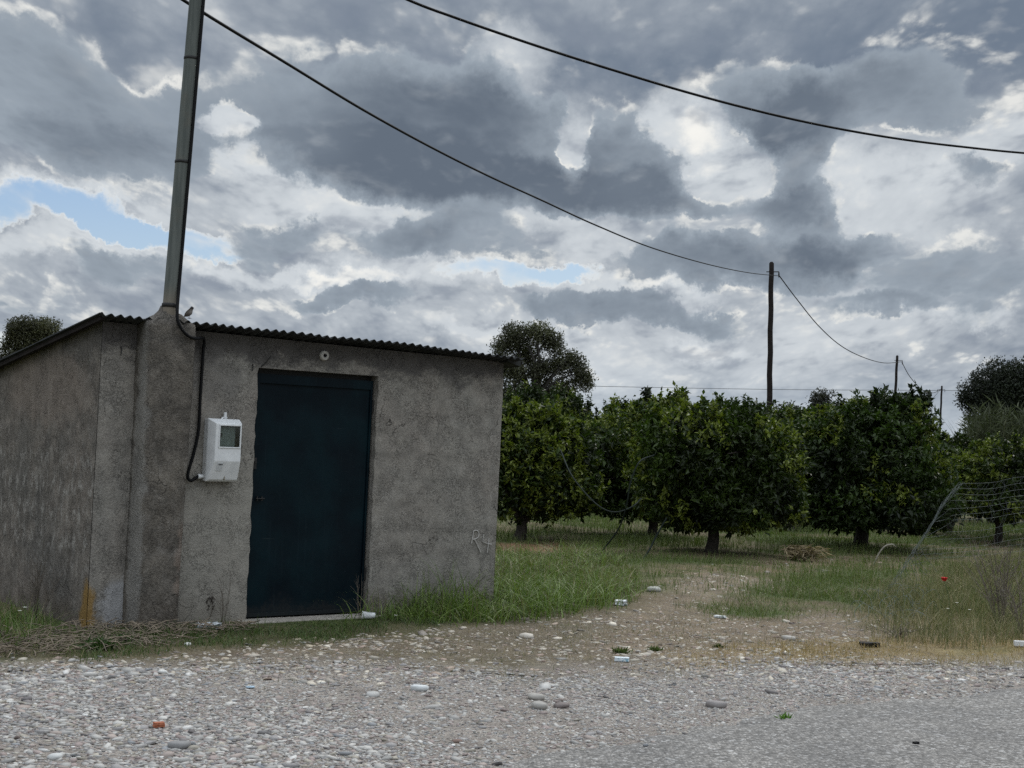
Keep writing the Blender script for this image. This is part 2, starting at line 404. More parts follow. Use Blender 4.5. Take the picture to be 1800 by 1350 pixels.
def build_ground():
    xs = np.concatenate([[-4000, -1500, -500, -200, -90, -45, -25, -15], np.arange(-9, 13.01, 0.075), [15, 18, 23, 30, 45, 90, 200, 500, 1500, 4000]])
    ys = np.concatenate([[-4000, -1000, -300, -80, -25, -8, 0, 3], np.arange(5, 18, 0.075), np.arange(18, 34, 0.16), np.arange(34, 60, 1.0), [64, 72, 90, 130, 200, 400, 900, 2000, 5000]])
    X, Y = np.meshgrid(xs, ys); x, y = X.ravel(), Y.ravel(); n = len(x)
    q = np.c_[x, y]; f = fbm(q * 1.3 + 3, 4); f2 = fbm(q * 6 + 31, 3)
    grass = np.array([.058, .078, .024]); brown = np.array([.110, .092, .055]); pale = np.array([.24, .205, .150]); dry = np.array([.235, .180, .098])
    col = lerp(np.tile(grass, (n, 1)), np.tile(brown, (n, 1)), np.clip((f - 0.46) * 3.0 + 0.25, 0, 1))
    peb = np.full(n, 0.12)
    def lay(poly, c, amt, p, **k):
        nonlocal col, peb
        t = soft_in(x, y, poly, **k) * amt; col = lerp(col, np.tile(np.array(c), (n, 1)), np.clip(t, 0, 1)); peb = peb * (1 - t) + p * t
    lay(RIGHTW, (.150, .118, .070), 0.8, 0.15)
    lay(DIRTROW, (.165, .115, .080), 0.6 * np.clip((f2 - .3) * 3.0, 0, 1), 0.6)
    lay(LEAFLIT, (.19, .105, .065), 0.8, 0.3)
    lay(PEBBLY, (.138, .116, .088), 0.88 * np.clip(.55 + f2, 0, 1), 0.75)
    lay(PATH, (.175, .142, .105), 0.85, 0.7)
    lay(STRIP, (.075, .07, .035), 0.8, 0.2)
    lay(TALLG, (.05, .055, .025), 0.8, 0.1)
    lay(DRYEDGE, dry, 0.75 * np.clip(0.4 + f2, 0, 1), 0.5)
    lay(GRAVEL, (.250, .232, .218), 1.0, 1.0, wob=0.30, feather=0.38, n=9)
    z = ground_z(x, y)
    w, h = len(xs), len(ys); i = np.arange(w * h).reshape(h, w)
    quads = np.c_[i[:-1, :-1].ravel(), i[:-1, 1:].ravel(), i[1:, 1:].ravel(), i[1:, :-1].ravel()]
    me = np_mesh('ground', np.c_[x, y, z], [quads], col, peb, smooth=True)
    mt, b, o = material('field_ground'); p = objco(); t = tintcol()
    pa = N.node('ShaderNodeAttribute'); pa.attribute_name = 'peb'; pv = N(pa.outputs['Fac'])
    warp = N.vm('ADD', p, N.vm('SCALE', N.vm('SUBTRACT', noise(p, 14, 3, 0.6, out=1), (0.5, 0.5, 0.5)), 0.05))
    v1 = voro(warp, 26, 'F1'); c1 = voro(warp, 26, 'F1', out='Color'); r1, r2, r3 = c1.xyz()
    stone = v1.smooth(0.42, 0.24) * r1.smooth(0.78, 0.62, 0, 1) * pv
    grain = noise(p, 55, 6, 0.7); big = noise(p, 3.2, 5, 0.62)
    c = mix(1.0, t, mix(grain.smooth(0.2, 0.8), (0.45, 0.42, 0.40), (1.55, 1.5, 1.42)), 'MULTIPLY')
    c = mix(1.0, c, mix(big.smooth(0.25, 0.75), (0.72, 0.70, 0.68), (1.22, 1.22, 1.2)), 'MULTIPLY')
    sc = mix(r2, (.16, .135, .11), (.44, .41, .365))
    c = mix(stone * 0.85, c, sc)
    N.put(b.inputs['Base Color'], c); b.inputs['Roughness'].default_value = 0.92; b.inputs['Specular IOR Level'].default_value = 0.2
    bump(b, stone * 0.6 + grain * 0.5 + big * 0.3, 0.03)
    return tag(link('ground', me, mt), kind='structure')
build_ground()

def rock_templates(k=8):
    out = []
    for s in range(k):
        bm = bmesh.new(); bmesh.ops.create_icosphere(bm, subdivisions=2 if s < 2 else 1, radius=1.0)
        V = np.array([v.co for v in bm.verts]); Fc = np.array([[v.index for v in f.verts] for f in bm.faces]); bm.free()
        n = fbm(V * 1.1 + s * 13.7, 3); V = V * (0.55 + 0.9 * n)[:, None]
        V[:, 2] = np.clip(V[:, 2], -0.75, 0.72)
        out.append((V, Fc))
    return out
ROCKS = rock_templates()
def stones(name, x, y, r, cols, flat=0.5, sink=0.35, zoff=0.0):
    Vs, Fs, Cs = [], [], []; k0 = 0; sel = rng.integers(2, len(ROCKS), len(x))
    for t in range(2, len(ROCKS)):
        id = np.where(sel == t)[0]; m = len(id)
        if not m: continue
        V, Fc = ROCKS[t]
        sx = r[id] * rng.uniform(0.85, 1.35, m); sy = r[id] * rng.uniform(0.6, 1.0, m); sz = r[id] * flat * rng.uniform(0.6, 1.25, m)
        a = rng.uniform(0, 2 * math.pi, m); ca, sa = np.cos(a), np.sin(a); ti = rng.normal(0, 0.16, m); tj = rng.normal(0, 0.16, m)
        W = V[None] * np.stack([sx, sy, sz], 1)[:, None, :]
        W[..., 2] += W[..., 0] * ti[:, None] + W[..., 1] * tj[:, None]
        X = W[..., 0] * ca[:, None] - W[..., 1] * sa[:, None] + x[id][:, None]
        Y = W[..., 0] * sa[:, None] + W[..., 1] * ca[:, None] + y[id][:, None]
        Z = W[..., 2] + (ground_z(x[id], y[id]) + sz * (1 - 2 * sink) * 0.6 + zoff)[:, None]
        Vs.append(np.stack([X, Y, Z], -1).reshape(-1, 3))
        Fs.append((Fc[None] + (np.arange(m) * len(V))[:, None, None] + k0).reshape(-1, 3)); k0 += m * len(V)
        Cs.append(np.repeat(cols[id], len(V), 0))
    return np_mesh(name, np.concatenate(Vs), [np.concatenate(Fs)], np.concatenate(Cs), smooth=True)
def stone_cols(n, warm=0.0):
    pal = np.array([[.34, .33, .31], [.29, .28, .265], [.23, .22, .215], [.40, .385, .36], [.25, .205, .19], [.29, .245, .22], [.17, .155, .15], [.31, .285, .24], [.22, .225, .23], [.48, .47, .45], [.10, .09, .088]])
    p = np.array([.17, .16, .13, .13, .10, .11, .05, .08, .04, .02, .01]); c = pal[rng.choice(len(pal), n, p=p / p.sum())]
    c = c * rng.uniform(0.82, 1.15, (n, 1)); return c * (1 + warm * np.array([[0.12, 0.02, -0.14]]))
def build_gravel():
    inroad = lambda x, y: inpoly(x, y, ROADP)
    def k1(x, y):
        clump = np.clip((fbm(np.c_[x, y] * 0.9 + 5, 3) - 0.25) * 3, 0.35, 1)
        return clump * np.clip(1 - 1.15 * soft_in(x, y, ROADP, wob=0.14, sc=3.0, feather=0.22, n=8), 0, 1)
    x, y = scatter(GRAVEL, 4600, 0.10, k1); far = rng.random(len(x)) < .10; y = y + far * np.abs(rng.normal(0, .35, len(x)))
    ok = (y > 5.4) & (x > -4.5) & (x < 6); x, y = x[ok], y[ok]
    r = np.clip(rng.lognormal(math.log(0.0074), 0.52, len(x)), 0.004, 0.034) * (1 + 0.35 * (fbm(np.c_[x, y] * 0.7 + 40, 2) - 0.4) * 2)
    leftish = np.clip((0.5 - x) / 3, 0, 1); r = r * (0.95 + 0.3 * leftish)
    big = rng.random(len(x)) < 0.004; r[big] *= rng.uniform(1.6, 2.2, big.sum())
    tag(link('gravel', stones('gravel', x, y, r, stone_cols(len(x), 0.1), 0.42, 0.36), M_STONE), kind='stuff')
    x, y = scatter(PEBBLY, 420, 0.1, lambda x, y: np.clip((fbm(np.c_[x, y] * 1.2 + 8, 3) - 0.28) * 3, 0.25, 1))
    x2, y2 = scatter(PATH, 80, 0.15); x = np.r_[x, x2]; y = np.r_[y, y2]
    x3, y3 = scatter(DIRTROW, 12, 0.1); x = np.r_[x, x3]; y = np.r_[y, y3]
    sx, sy = shed_xy(x, y); ok = ~((sx > -0.05) & (sx < SHED_L + .05) & (sy > -0.05)); x, y = x[ok], y[ok]
    r = np.clip(rng.lognormal(math.log(0.0135), 0.5, len(x)), 0.007, 0.05)
    c = stone_cols(len(x), 0.8) * 1.02
    tag(link('embedded_pebbles', stones('embedded_pebbles', x, y, r, c, 0.38, 0.52), M_STONE), kind='stuff')
build_gravel()

def build_road():
    a = np.array(ROADP); step = 0.05
    xs = np.arange(a[:, 0].min(), 9.0, step); ys = np.arange(4.6, a[:, 1].max(), step)
    X, Y = np.meshgrid(xs, ys); x, y = X.ravel(), Y.ravel()
    t = soft_in(x, y, ROADP, wob=0.14, sc=3.0, feather=0.10, n=8)
    z = ground_z(x, y) * 0 - 0.012 + 0.034 * t + (fbm(np.c_[x, y] * 1.2, 2) - 0.5) * 0.008
    w, h = len(xs), len(ys); i = np.arange(w * h).reshape(h, w)
    quads = np.c_[i[:-1, :-1].ravel(), i[:-1, 1:].ravel(), i[1:, 1:].ravel(), i[1:, :-1].ravel()]
    quads = quads[t[quads].max(1) > 0.05]
    used = np.unique(quads); mp = -np.ones(w * h, int); mp[used] = np.arange(len(used))
    me = np_mesh('road', np.c_[x, y, z][used], [mp[quads]], smooth=True)
    mt, b, o = material('worn_chip_asphalt'); p = objco()
    wp = N.vm('ADD', p, N.vm('SCALE', N.vm('SUBTRACT', noise(p, 40, 2, 0.6, out=1), (0.5, 0.5, 0.5)), 0.012))
    v = voro(wp, 58, 'F1'); r1, r2, r3 = voro(wp, 58, 'F1', out='Color').xyz(); f = noise(p, 2.0, 5, 0.6); g = noise(p, 160, 3, 0.6)
    chip = mix(r1.smooth(0.1, 0.9), (.115, .107, .097), (.37, .348, .318))
    c = mix(v.smooth(0.28, 0.55) * 0.75, chip, (.085, .082, .076))
    c = mix(r2.smooth(0.9, 0.96) * 0.6, c, (.45, .44, .42))
    c = mix(1.0, c, mix(f.smooth(0.3, 0.7), (0.86, 0.86, 0.87), (1.12, 1.11, 1.10)), 'MULTIPLY')
    N.put(b.inputs['Base Color'], c); b.inputs['Roughness'].default_value = 0.8; b.inputs['Specular IOR Level'].default_value = 0.35
    bump(b, v.smooth(0.5, 0.1) + g * 0.5, 0.006)
    tag(link('road', me, mt), kind='structure')
    # loose chippings swept over the edge of the asphalt
    x, y = scatter(ROADP, 260, 0.05, lambda x, y: 1.12 - soft_in(x, y, ROADP, wob=0.1, feather=0.55, n=8))
    ok = (y > 5.4) & (x < 6.0); x, y = x[ok], y[ok]
    r = np.clip(rng.lognormal(math.log(0.006), 0.4, len(x)), 0.003, 0.018)
    tag(link('loose_chippings', stones('loose_chippings', x, y, r, stone_cols(len(x)), 0.55, 0.35, 0.026), M_STONE), kind='stuff')
build_road()

# ------------------------------------------------------------------ the shed
def plaster(name, base, warm, coarse, streak, stain_shade, patches=()):
    mt, b, o = material(name); p = objco(); x, y, z = p.xyz()
    big = noise(p, 1.6, 6, 0.62); med = noise(p, 7.0, 6, 0.65); fine = noise(p, 60, 5, 0.72); grit = voro(p, 150, 'F1')
    c = mix(big.smooth(0.3, 0.7), base, warm)
    c = mix(1.0, c, mix(med.smooth(0.25, 0.75), (1 - .22 * coarse,) * 3, (1.18, 1.175, 1.16)), 'MULTIPLY')
    c = mix(1.0, c, mix(fine.smooth(0.25, 0.75), (0.72, 0.715, 0.71), (1.24, 1.24, 1.24)), 'MULTIPLY')
    course = N.math('FRACT', z / 0.205 + (noise(p, 2.5, 3, 0.6) - 0.5) * 0.5)       # courses of blockwork showing through
    line = N.math('ABSOLUTE', course - 0.5).smooth(0.30, 0.02) * noise(p, 2.6, 4, 0.65).smooth(0.38, 0.68)
    c = mix(line * 0.42, c, (0.13, 0.12, 0.105))
    worm = N.math('ABSOLUTE', noise(p, 26.0, 3, 0.6, dist=1.2) - 0.5).smooth(0.035, 0.0) * noise(p, 5.0, 3, 0.6).smooth(0.4, 0.6)
    c = mix(worm * 0.30, c, (0.11, 0.10, 0.09))
    fleck = noise(vec(x * 15.0, y * 15.0, z * 8.0), 1.0, 5, 0.72).smooth(0.47, 0.60) * (N.math('SINE', z * 30.6 + noise(p, 3.0, 2, 0.5) * 5.0) * 0.35 + 0.65) * (z.smooth(0.25, 0.55) * z.smooth(1.5, 1.05) * 0.8 + 0.2)
    c = mix(fleck * streak * 0.85, c, (0.40, 0.375, 0.34))
    run = noise(vec(x * 7.0, y * 7.0, z * 1.8), 1.0, 6, 0.7)                        # runs of rain water
    c = mix(run.smooth(0.55, 0.80) * streak * 0.6, c, (0.34, 0.315, 0.28)); c = mix(run.smooth(0.46, 0.24) * streak * 0.6, c, (0.10, 0.092, 0.083))
    if stain_shade:                                                                        # mildew blotches, plus eave shade painted in toward the wall top
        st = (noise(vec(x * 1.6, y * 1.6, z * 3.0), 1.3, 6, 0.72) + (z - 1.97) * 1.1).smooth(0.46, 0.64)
        c = mix(st * stain_shade, c, (0.075, 0.07, 0.068))
    crack = voro(N.vm('ADD', p, N.vm('SCALE', noise(p, 9, 4, 0.6, out=1), 0.16)), 3.2, 'DISTANCE_TO_EDGE').smooth(0.010, 0.003) * noise(p, 2.2, 2, 0.5).smooth(0.56, 0.64)
    c = mix(crack * 0.7, c, (0.05, 0.045, 0.04))
    c = mix((z + (med - 0.5) * 0.5).smooth(0.26, 0.02) * 0.45, c, (0.125, 0.098, 0.072))      # splashed mud
    for px, pz, rx, rz, colr, amt in patches:
        dx = (x - y - px + (med - 0.5) * 0.22) / rx; dz = (z - pz + (noise(p, 6.0, 4, 0.7) - 0.5) * 0.35) / rz
        c = mix((dx * dx + dz * dz).smooth(1.25, 0.35) * amt, c, colr)
    N.put(b.inputs['Base Color'], c); b.inputs['Roughness'].default_value = 0.93; b.inputs['Specular IOR Level'].default_value = 0.15
    bump(b, med * 0.5 * coarse + fine * 0.45 * coarse + grit * 0.25 - worm * 0.35 - crack * 0.8 + fleck * streak * 0.4 + run * 0.35 * streak, 0.012 * (0.6 + 0.4 * coarse))
    return mt
YEL = (0.30, 0.165, 0.02)
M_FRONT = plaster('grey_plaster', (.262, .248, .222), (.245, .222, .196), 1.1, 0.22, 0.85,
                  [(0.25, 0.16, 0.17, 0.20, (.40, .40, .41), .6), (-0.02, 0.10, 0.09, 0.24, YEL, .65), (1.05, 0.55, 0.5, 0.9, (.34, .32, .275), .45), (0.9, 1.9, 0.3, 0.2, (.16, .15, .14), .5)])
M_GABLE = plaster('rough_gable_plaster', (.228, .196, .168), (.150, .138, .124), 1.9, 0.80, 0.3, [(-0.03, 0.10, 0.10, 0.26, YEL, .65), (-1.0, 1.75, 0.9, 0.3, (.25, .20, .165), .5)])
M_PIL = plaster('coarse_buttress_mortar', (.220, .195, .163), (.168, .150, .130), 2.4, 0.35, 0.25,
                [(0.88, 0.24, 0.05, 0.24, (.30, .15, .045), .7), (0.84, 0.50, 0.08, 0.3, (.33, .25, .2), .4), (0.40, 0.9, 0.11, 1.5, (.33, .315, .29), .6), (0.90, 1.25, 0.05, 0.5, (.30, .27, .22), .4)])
M_ROOF = plain('weathered_roof_sheet', (0.030, 0.031, 0.030), 0.9, 0.0, 0.5, 7, 0.003, 0.12)
M_CONC = plain('threshold_concrete', (.27, .245, .21), 0.95, 0, 0.3, 25, 0.01)
M_CHALK = plain('chalk', (.44, .42, .39), 0.95, 0, 0.25, 120)
def door_paint():
    mt, b, o = material('navy_door_paint'); p = objco(); f = noise(p, 2.4, 4, 0.55); g = noise(p, 40, 4, 0.6)
    c = mix(f.smooth(0.35, 0.7), (.0010, .0050, .0085), (.0020, .0115, .0160))
    x, y, z = p.xyz(); s1 = noise(vec(x * 3.0, y, z * 40.0), 1.0, 4, .6); s2 = noise(vec(x * 30.0, y, z * 1.2), 1.0, 4, .65)
    c = mix(s2.smooth(.56, .75) * .35, c, (.012, .024, .030)); c = mix(s1.smooth(.66, .74) * noise(p, 2.2, 2, .5).smooth(.5, .62) * .5, c, (.03, .04, .042)); c = mix((z + (f - .5) * .5 + (g - .5) * .2).smooth(.14, .02) * .28, c, (.045, .04, .034)); c = mix(g.smooth(0.66, 0.78) * 0.5, c, (.02, .03, .035)); N.put(b.inputs['Base Color'], c)
    N.put(b.inputs['Roughness'], g.ramp(0.2, 0.8, 0.36, 0.5)); b.inputs['Specular IOR Level'].default_value = 0.12
    bump(b, f + g * 0.02, 0.02, 0.35); return mt
M_DOOR = door_paint()

RTAN = 0.165
def roof_z(x, y): return 2.252 - 0.0135 * x - RTAN * y
DX0, DX1, DZ0, DZ1 = 1.302, 2.436, 0.012, 1.982
shed = empty('shed', SO, YAW, 'low grey plastered shed with corrugated roof and dark navy metal door', 'shed')

def wall_grid(xs, zs, fn, amp, seed, skip=None):
    X, Z = np.meshgrid(xs, zs); a = np.c_[X.ravel(), Z.ravel()]
    d = (fbm(a * 2.1 + seed, 4) - 0.5) * 2 * amp + (fbm(a * 14 + seed, 2) - 0.5) * amp * 0.6
    V = np.array([fn(u, w, dd) for (u, w), dd in zip(a, d)]); nx, nz = len(xs), len(zs); Q = []
    for j in range(nz - 1):
        for i in range(nx - 1):
            if skip and skip((xs[i] + xs[i + 1]) / 2, (zs[j] + zs[j + 1]) / 2): continue
            Q.append((j * nx + i, j * nx + i + 1, (j + 1) * nx + i + 1, (j + 1) * nx + i))
    return V, np.array(Q)
def join_grids(name, parts, mat, parent, smooth=True):
    Vs, Qs, k = [], [], 0
    for V, Q in parts: Vs.append(V); Qs.append(Q + k); k += len(V)
    return link(name, np_mesh(name, np.concatenate(Vs), [np.concatenate(Qs)], smooth=smooth), mat, parent)
def build_walls():
    step = 0.045
    xs = np.r_[np.linspace(0, DX0, 30), np.linspace(DX0, DX1, 26)[1:], np.linspace(DX1, SHED_L, 31)[1:]]
    zs = np.r_[[-0.12], np.linspace(DZ0, DZ1, 45), np.linspace(DZ1, 2.26, 8)[1:]]
    def front(u, w, d):
        e = min(abs(u - DX0), abs(u - DX1)) if w < DZ1 + 0.03 else 1
        j = 0.0
        if e < 0.03: j = (vnoise(np.array([[u * 3, w * 16.0]]))[0] - 0.5) * 0.018
        top = w
        if w > 2.0: top = DZ1 + (w - DZ1) * (roof_z(u, 0) - 0.012 - DZ1) / (2.26 - DZ1)
        return (u + j, -d, top)
    P1 = wall_grid(xs, zs, front, 0.006, 3.1, lambda u, w: DX0 < u < DX1 and w < DZ1)
    parts = [P1]
    # reveals of the door opening
    for u, s in ((DX0, 1), (DX1, -1)):
        zz = np.linspace(DZ0 - 0.05, DZ1, 40); ys = np.array([0.0, 0.04, 0.10]); V = []
        for w in zz:
            j = (vnoise(np.array([[u * 3, w * 16.0]]))[0] - 0.5) * 0.018
            for yv in ys: V.append((u + j * (1 - yv / 0.1) + 0.0, yv, w))
        Q = [(r * 3 + k, r * 3 + k + 1, (r + 1) * 3 + k + 1, (r + 1) * 3 + k) for r in range(39) for k in range(2)]
        parts.append((np.array(V), np.array(Q)))
    parts.append((np.array([(DX0, 0, DZ1), (DX1, 0, DZ1), (DX1, .1, DZ1), (DX0, .1, DZ1)], float), np.array([(0, 1, 2, 3)])))
    ys = np.linspace(0, SHED_D, 60); z2 = np.linspace(-0.12, 1, 40)
    right = lambda u, w, d: (SHED_L + d * (0 if u < .01 else 1), u, -0.12 + (w + 0.12) / 1.12 * (roof_z(SHED_L, u) - 0.012 + 0.12))
    parts.append(wall_grid(ys, z2, right, 0.006, 9.4))
    back = lambda u, w, d: (u, SHED_D, -0.12 + (w + 0.12) / 1.12 * (roof_z(u, SHED_D) - 0.012 + 0.12))
    parts.append(wall_grid(np.linspace(0, SHED_L, 30), z2, back, 0.004, 4.4))
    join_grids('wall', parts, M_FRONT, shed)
    left = lambda u, w, d: (-d * (0.15 if u < .01 else 1) - 0.004, u, -0.12 + (w + 0.12) / 1.12 * (roof_z(0, u) - 0.012 + 0.12))
    ys = np.linspace(0, SHED_D, 110)
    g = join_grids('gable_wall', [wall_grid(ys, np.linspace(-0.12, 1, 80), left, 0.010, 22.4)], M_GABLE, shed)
    g['label'] = 'rough brownish gable wall streaked by rain'
    # the buttress that carries the pole, leaning slightly, with a mortar cap round the pole foot
    D = 0.19
    bl, br = SL(246, 1095, -D), SL(312, 1092, -D); tl, tr = SL(258, 610, -D), SL(342, 610, -D); wl, wt = SL(214, 1090, 0), SL(240, 610, 0)
    cx, _ = SL(298, 556, -D / 2)
    secs = []
    for z in np.r_[np.linspace(-0.12, 2.235, 44)]:
        t = z / 2.15; a = bl[0] + (tl[0] - bl[0]) * t; b2 = br[0] + (tr[0] - br[0]) * t; w0 = wl[0] + (wt[0] - wl[0]) * t
        secs.append((z, w0, a, b2, b2 + 0.01, 1.0))
    za, aa, ab, aw, ac = secs[-1][0], secs[-1][2], secs[-1][3], secs[-1][1], secs[-1][4]
    for dz, s in ((0.012, 0.97), (0.030, 0.84), (0.052, 0.66), (0.074, 0.48), (0.10, 0.34), (0.13, 0.28)):
        secs.append((za + dz, cx + (aw - cx) * s, cx + (aa - cx) * s, cx + (ab - cx) * s, cx + (ac - cx) * s, s))
    ring = []
    for z, w0, a, b2, c0, s in secs:
        yb = 0.02 if s == 1.0 else -D / 2 + (0.02 + D / 2) * s + 0.06 * s
        yf = -D if s == 1.0 else -D / 2 - D / 2 * s
        pts = [(w0, yb)] + [(w0 + (a - w0) * t, yb + (yf - yb) * t) for t in (.2, .4, .6, .8)] + [(a + .012, yf - .004)] + \
              [(a + (b2 - a) * t, yf - .006) for t in np.linspace(.12, .88, 8)] + [(b2 - .01, yf - .002), (c0, yf + .02)] + [(c0, yf + (yb - yf) * t) for t in (.4, .7, 1.0)] + [((c0 + w0) / 2, yb)]
        ring.append([(px_, py_, z) for px_, py_ in pts])
    n = len(ring[0]); V = np.array(ring).reshape(-1, 3)
    nz = (fbm(V * 7 + 2.2, 4) - 0.5)[:, None]; dirv = V - np.array([cx, -0.05, 0]); dirv[:, 2] = 0; dirv /= np.linalg.norm(dirv, axis=1)[:, None] + 1e-9
    V = V + dirv * nz * 0.030; V[-n * 6:, 2] += (fbm(V[-n * 6:] * 16, 3) - 0.5) * 0.085
    m_ = len(ring); Q = [(i * n + k, i * n + (k + 1) % n, (i + 1) * n + (k + 1) % n, (i + 1) * n + k) for i in range(m_ - 1) for k in range(n)]
    k0 = len(V); V = np.r_[V, [V[-n:].mean(0) + [0, 0, .004]]]
    T = [((m_ - 1) * n + k, (m_ - 1) * n + (k + 1) % n, k0) for k in range(n)]
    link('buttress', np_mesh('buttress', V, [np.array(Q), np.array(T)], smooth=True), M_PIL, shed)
    s = MB(); s.box((1.22, -0.16, -0.10), (2.50, 0.045, 0.008), 0.012); s.build('threshold', M_CONC, shed)
build_walls()

def build_roof():
    nx = 56 * 12; ny = 24; x0, x1 = -0.09, SHED_L + 0.09; y0, y1 = -0.17, SHED_D + 0.12
    xs = np.linspace(x0, x1, nx + 1); ys = np.linspace(y0, y1, ny + 1); V = []
    for lay in (0, 1):
        X, Y = np.meshgrid(xs, ys); x, y = X.ravel(), Y.ravel()
        w = np.cos(2 * math.pi * (x + 0.02) / 0.076) * 0.0115
        bend = (fbm(np.c_[x * 1.3, y * 0.8], 3) - 0.5) * 0.045
        edge = np.clip((0.06 - (x - x0)) / 0.06, 0, 1); tip = np.clip((x - (x1 - 0.12)) / 0.12, 0, 1)
        z = roof_z(x, y) + w + bend + 0.007 + 0.008 * edge ** 2 * (y < 0.9) + 0.012 * tip * np.sin(y * 7 + 1)
        yy = y + (y < y0 + 0.001) * (vnoise(np.c_[x * 9, x * 0]) - 0.5) * 0.05
        V.append(np.c_[x, yy, z - 0.006 * lay])
    n = len(xs); k = len(V[0]); Q = []
    i = np.arange(k).reshape(ny + 1, n)
    top = np.c_[i[:-1, :-1].ravel(), i[:-1, 1:].ravel(), i[1:, 1:].ravel(), i[1:, :-1].ravel()]
    rim = np.r_[i[0], i[1:, -1], i[-1, ::-1][1:], i[::-1, 0][1:-1]]; r2 = np.roll(rim, -1)
    Q = np.r_[top, top[:, ::-1] + k, np.c_[rim, rim + k, r2 + k, r2]]
    r = link('roof', np_mesh('roof', np.concatenate(V), [Q], smooth=True), M_ROOF, shed)
    # bent flashing along the gable edge and a torn end at the far corner
    f = MB()
    for a, b in zip(np.linspace(-0.16, 3.2, 16)[:-1], np.linspace(-0.16, 3.2, 16)[1:]):
        za, zb = roof_z(0, a), roof_z(0, b)
        f.add([(-.093, a, za + .012), (-.093, b, zb + .012), (-.097, b, zb + .003), (-.097, a, za + .003), (-.099, a, za + .012), (-.099, b, zb + .012), (-.103, b, zb + .003), (-.103, a, za + .003)],
              [(0, 1, 2, 3), (7, 6, 5, 4), (0, 4, 5, 1), (3, 2, 6, 7)])
    f.build('flashing', M_ROOF, r); f = MB()
    ya, yb = -.14, 3.2; za, zb = roof_z(0, ya), roof_z(0, yb)
    f.add([(x, y, z + dz) for x in (-.080, -.045) for y, z in ((ya, za), (yb, zb)) for dz in (-.035, -.004)], [(0, 1, 3, 2), (4, 6, 7, 5), (0, 2, 6, 4), (1, 5, 7, 3), (0, 4, 5, 1), (2, 3, 7, 6)])
    f.build('verge_board', M_POLEWOOD, shed)
    t = MB(); q = roof_z(SHED_L, 0)
    t.add([(SHED_L - .06, -.13, q + .02), (SHED_L + .16, -.05, q + .015), (SHED_L + .17, .35, q - .03), (SHED_L - .02, .3, q - .03),
           (SHED_L - .06, -.13, q - .012), (SHED_L + .15, -.05, q - .045), (SHED_L + .16, .35, q - .07), (SHED_L - .02, .3, q - .05)],
          [(0, 1, 2, 3), (7, 6, 5, 4), (0, 4, 5, 1), (1, 5, 6, 2), (2, 6, 7, 3), (3, 7, 4, 0)])
    t.tube([(SHED_L - .03, -.10, q + .03), (SHED_L + .06, -.07, q + .045), (SHED_L + .10, -.06, q + .02)], .006, 5)
    t.build('loose_corner', M_ROOF, r)
build_roof()

def build_door():
    d = 0.062
    xs = np.linspace(DX0 + 0.004, DX1 - 0.018, 40); zs = np.linspace(DZ0 + 0.006, DZ1 - 0.042, 60)
    X, Z = np.meshgrid(xs, zs); a = np.c_[X.ravel(), Z.ravel()]
    dent = (fbm(a * 1.7 + 6, 3) - 0.5) * 0.016
    V = np.c_[a[:, 0], d + dent, a[:, 1]]; n = len(xs)
    Q = np.array([(j * n + i, j * n + i + 1, (j + 1) * n + i + 1, (j + 1) * n + i) for j in range(59) for i in range(39)])
    Vb = V + [0, .03, 0]; k = len(V)
    door = link('door', np_mesh('door', np.r_[V, Vb], [np.r_[Q, Q[:, ::-1] + k]], smooth=True), M_DOOR, shed)
    x0, x1, z0, z1 = xs[0], xs[-1], zs[0], zs[-1]; s = MB()
    s.box((x0, d - .016, z0), (x0 + .045, d - .009, z1), .002); s.box((x0 + .0455, d - .016, z1 - .075), (x1 - .021, d - .009, z1), .002)
    s.box((x1 - .02, d - .016, z0), (x1, d - .009, z1), .002); s.box((x0 + .0455, d - .015, z0), (x1 - .021, d - .009, z0 + .03), .002)
    s.build('door_frame', M_DOOR, door)
    u, w = SL(458, 877); s = MB(); s.tube([(u - .02, d - .026, w), (u + .055, d - .026, w)], .006, 8); s.box((u - .012, d - .024, w - .018), (u - .002, d - .014, w + .018)); s.box((u + .03, d - .024, w - .018), (u + .04, d - .014, w + .018)); s.build('slide_bolt', M_IRON, door)
    u, w = SL(449, 815); s = MB(); s.box((u - .018, d - .03, w - .045), (u + .03, d - .017, w + .045), .004); s.tube([(u + .012, d - .045, w + .012), (u + .012, d - .030, w + .012)], .011, 10); s.build('lock', M_IRON, door)
    for w in (0.28, 1.68):
        s = MB(); s.tube([(x1 + .012, d - .012, w), (x1 + .012, d - .012, w + .1)], .011, 8); s.build('hinge', M_IRON, door)
    s = MB(); s.box((DX0 + .002, .10, -0.04), (DX1 - .002, .12, DZ1)); s.build('door_backing', M_IRON, door)
build_door()

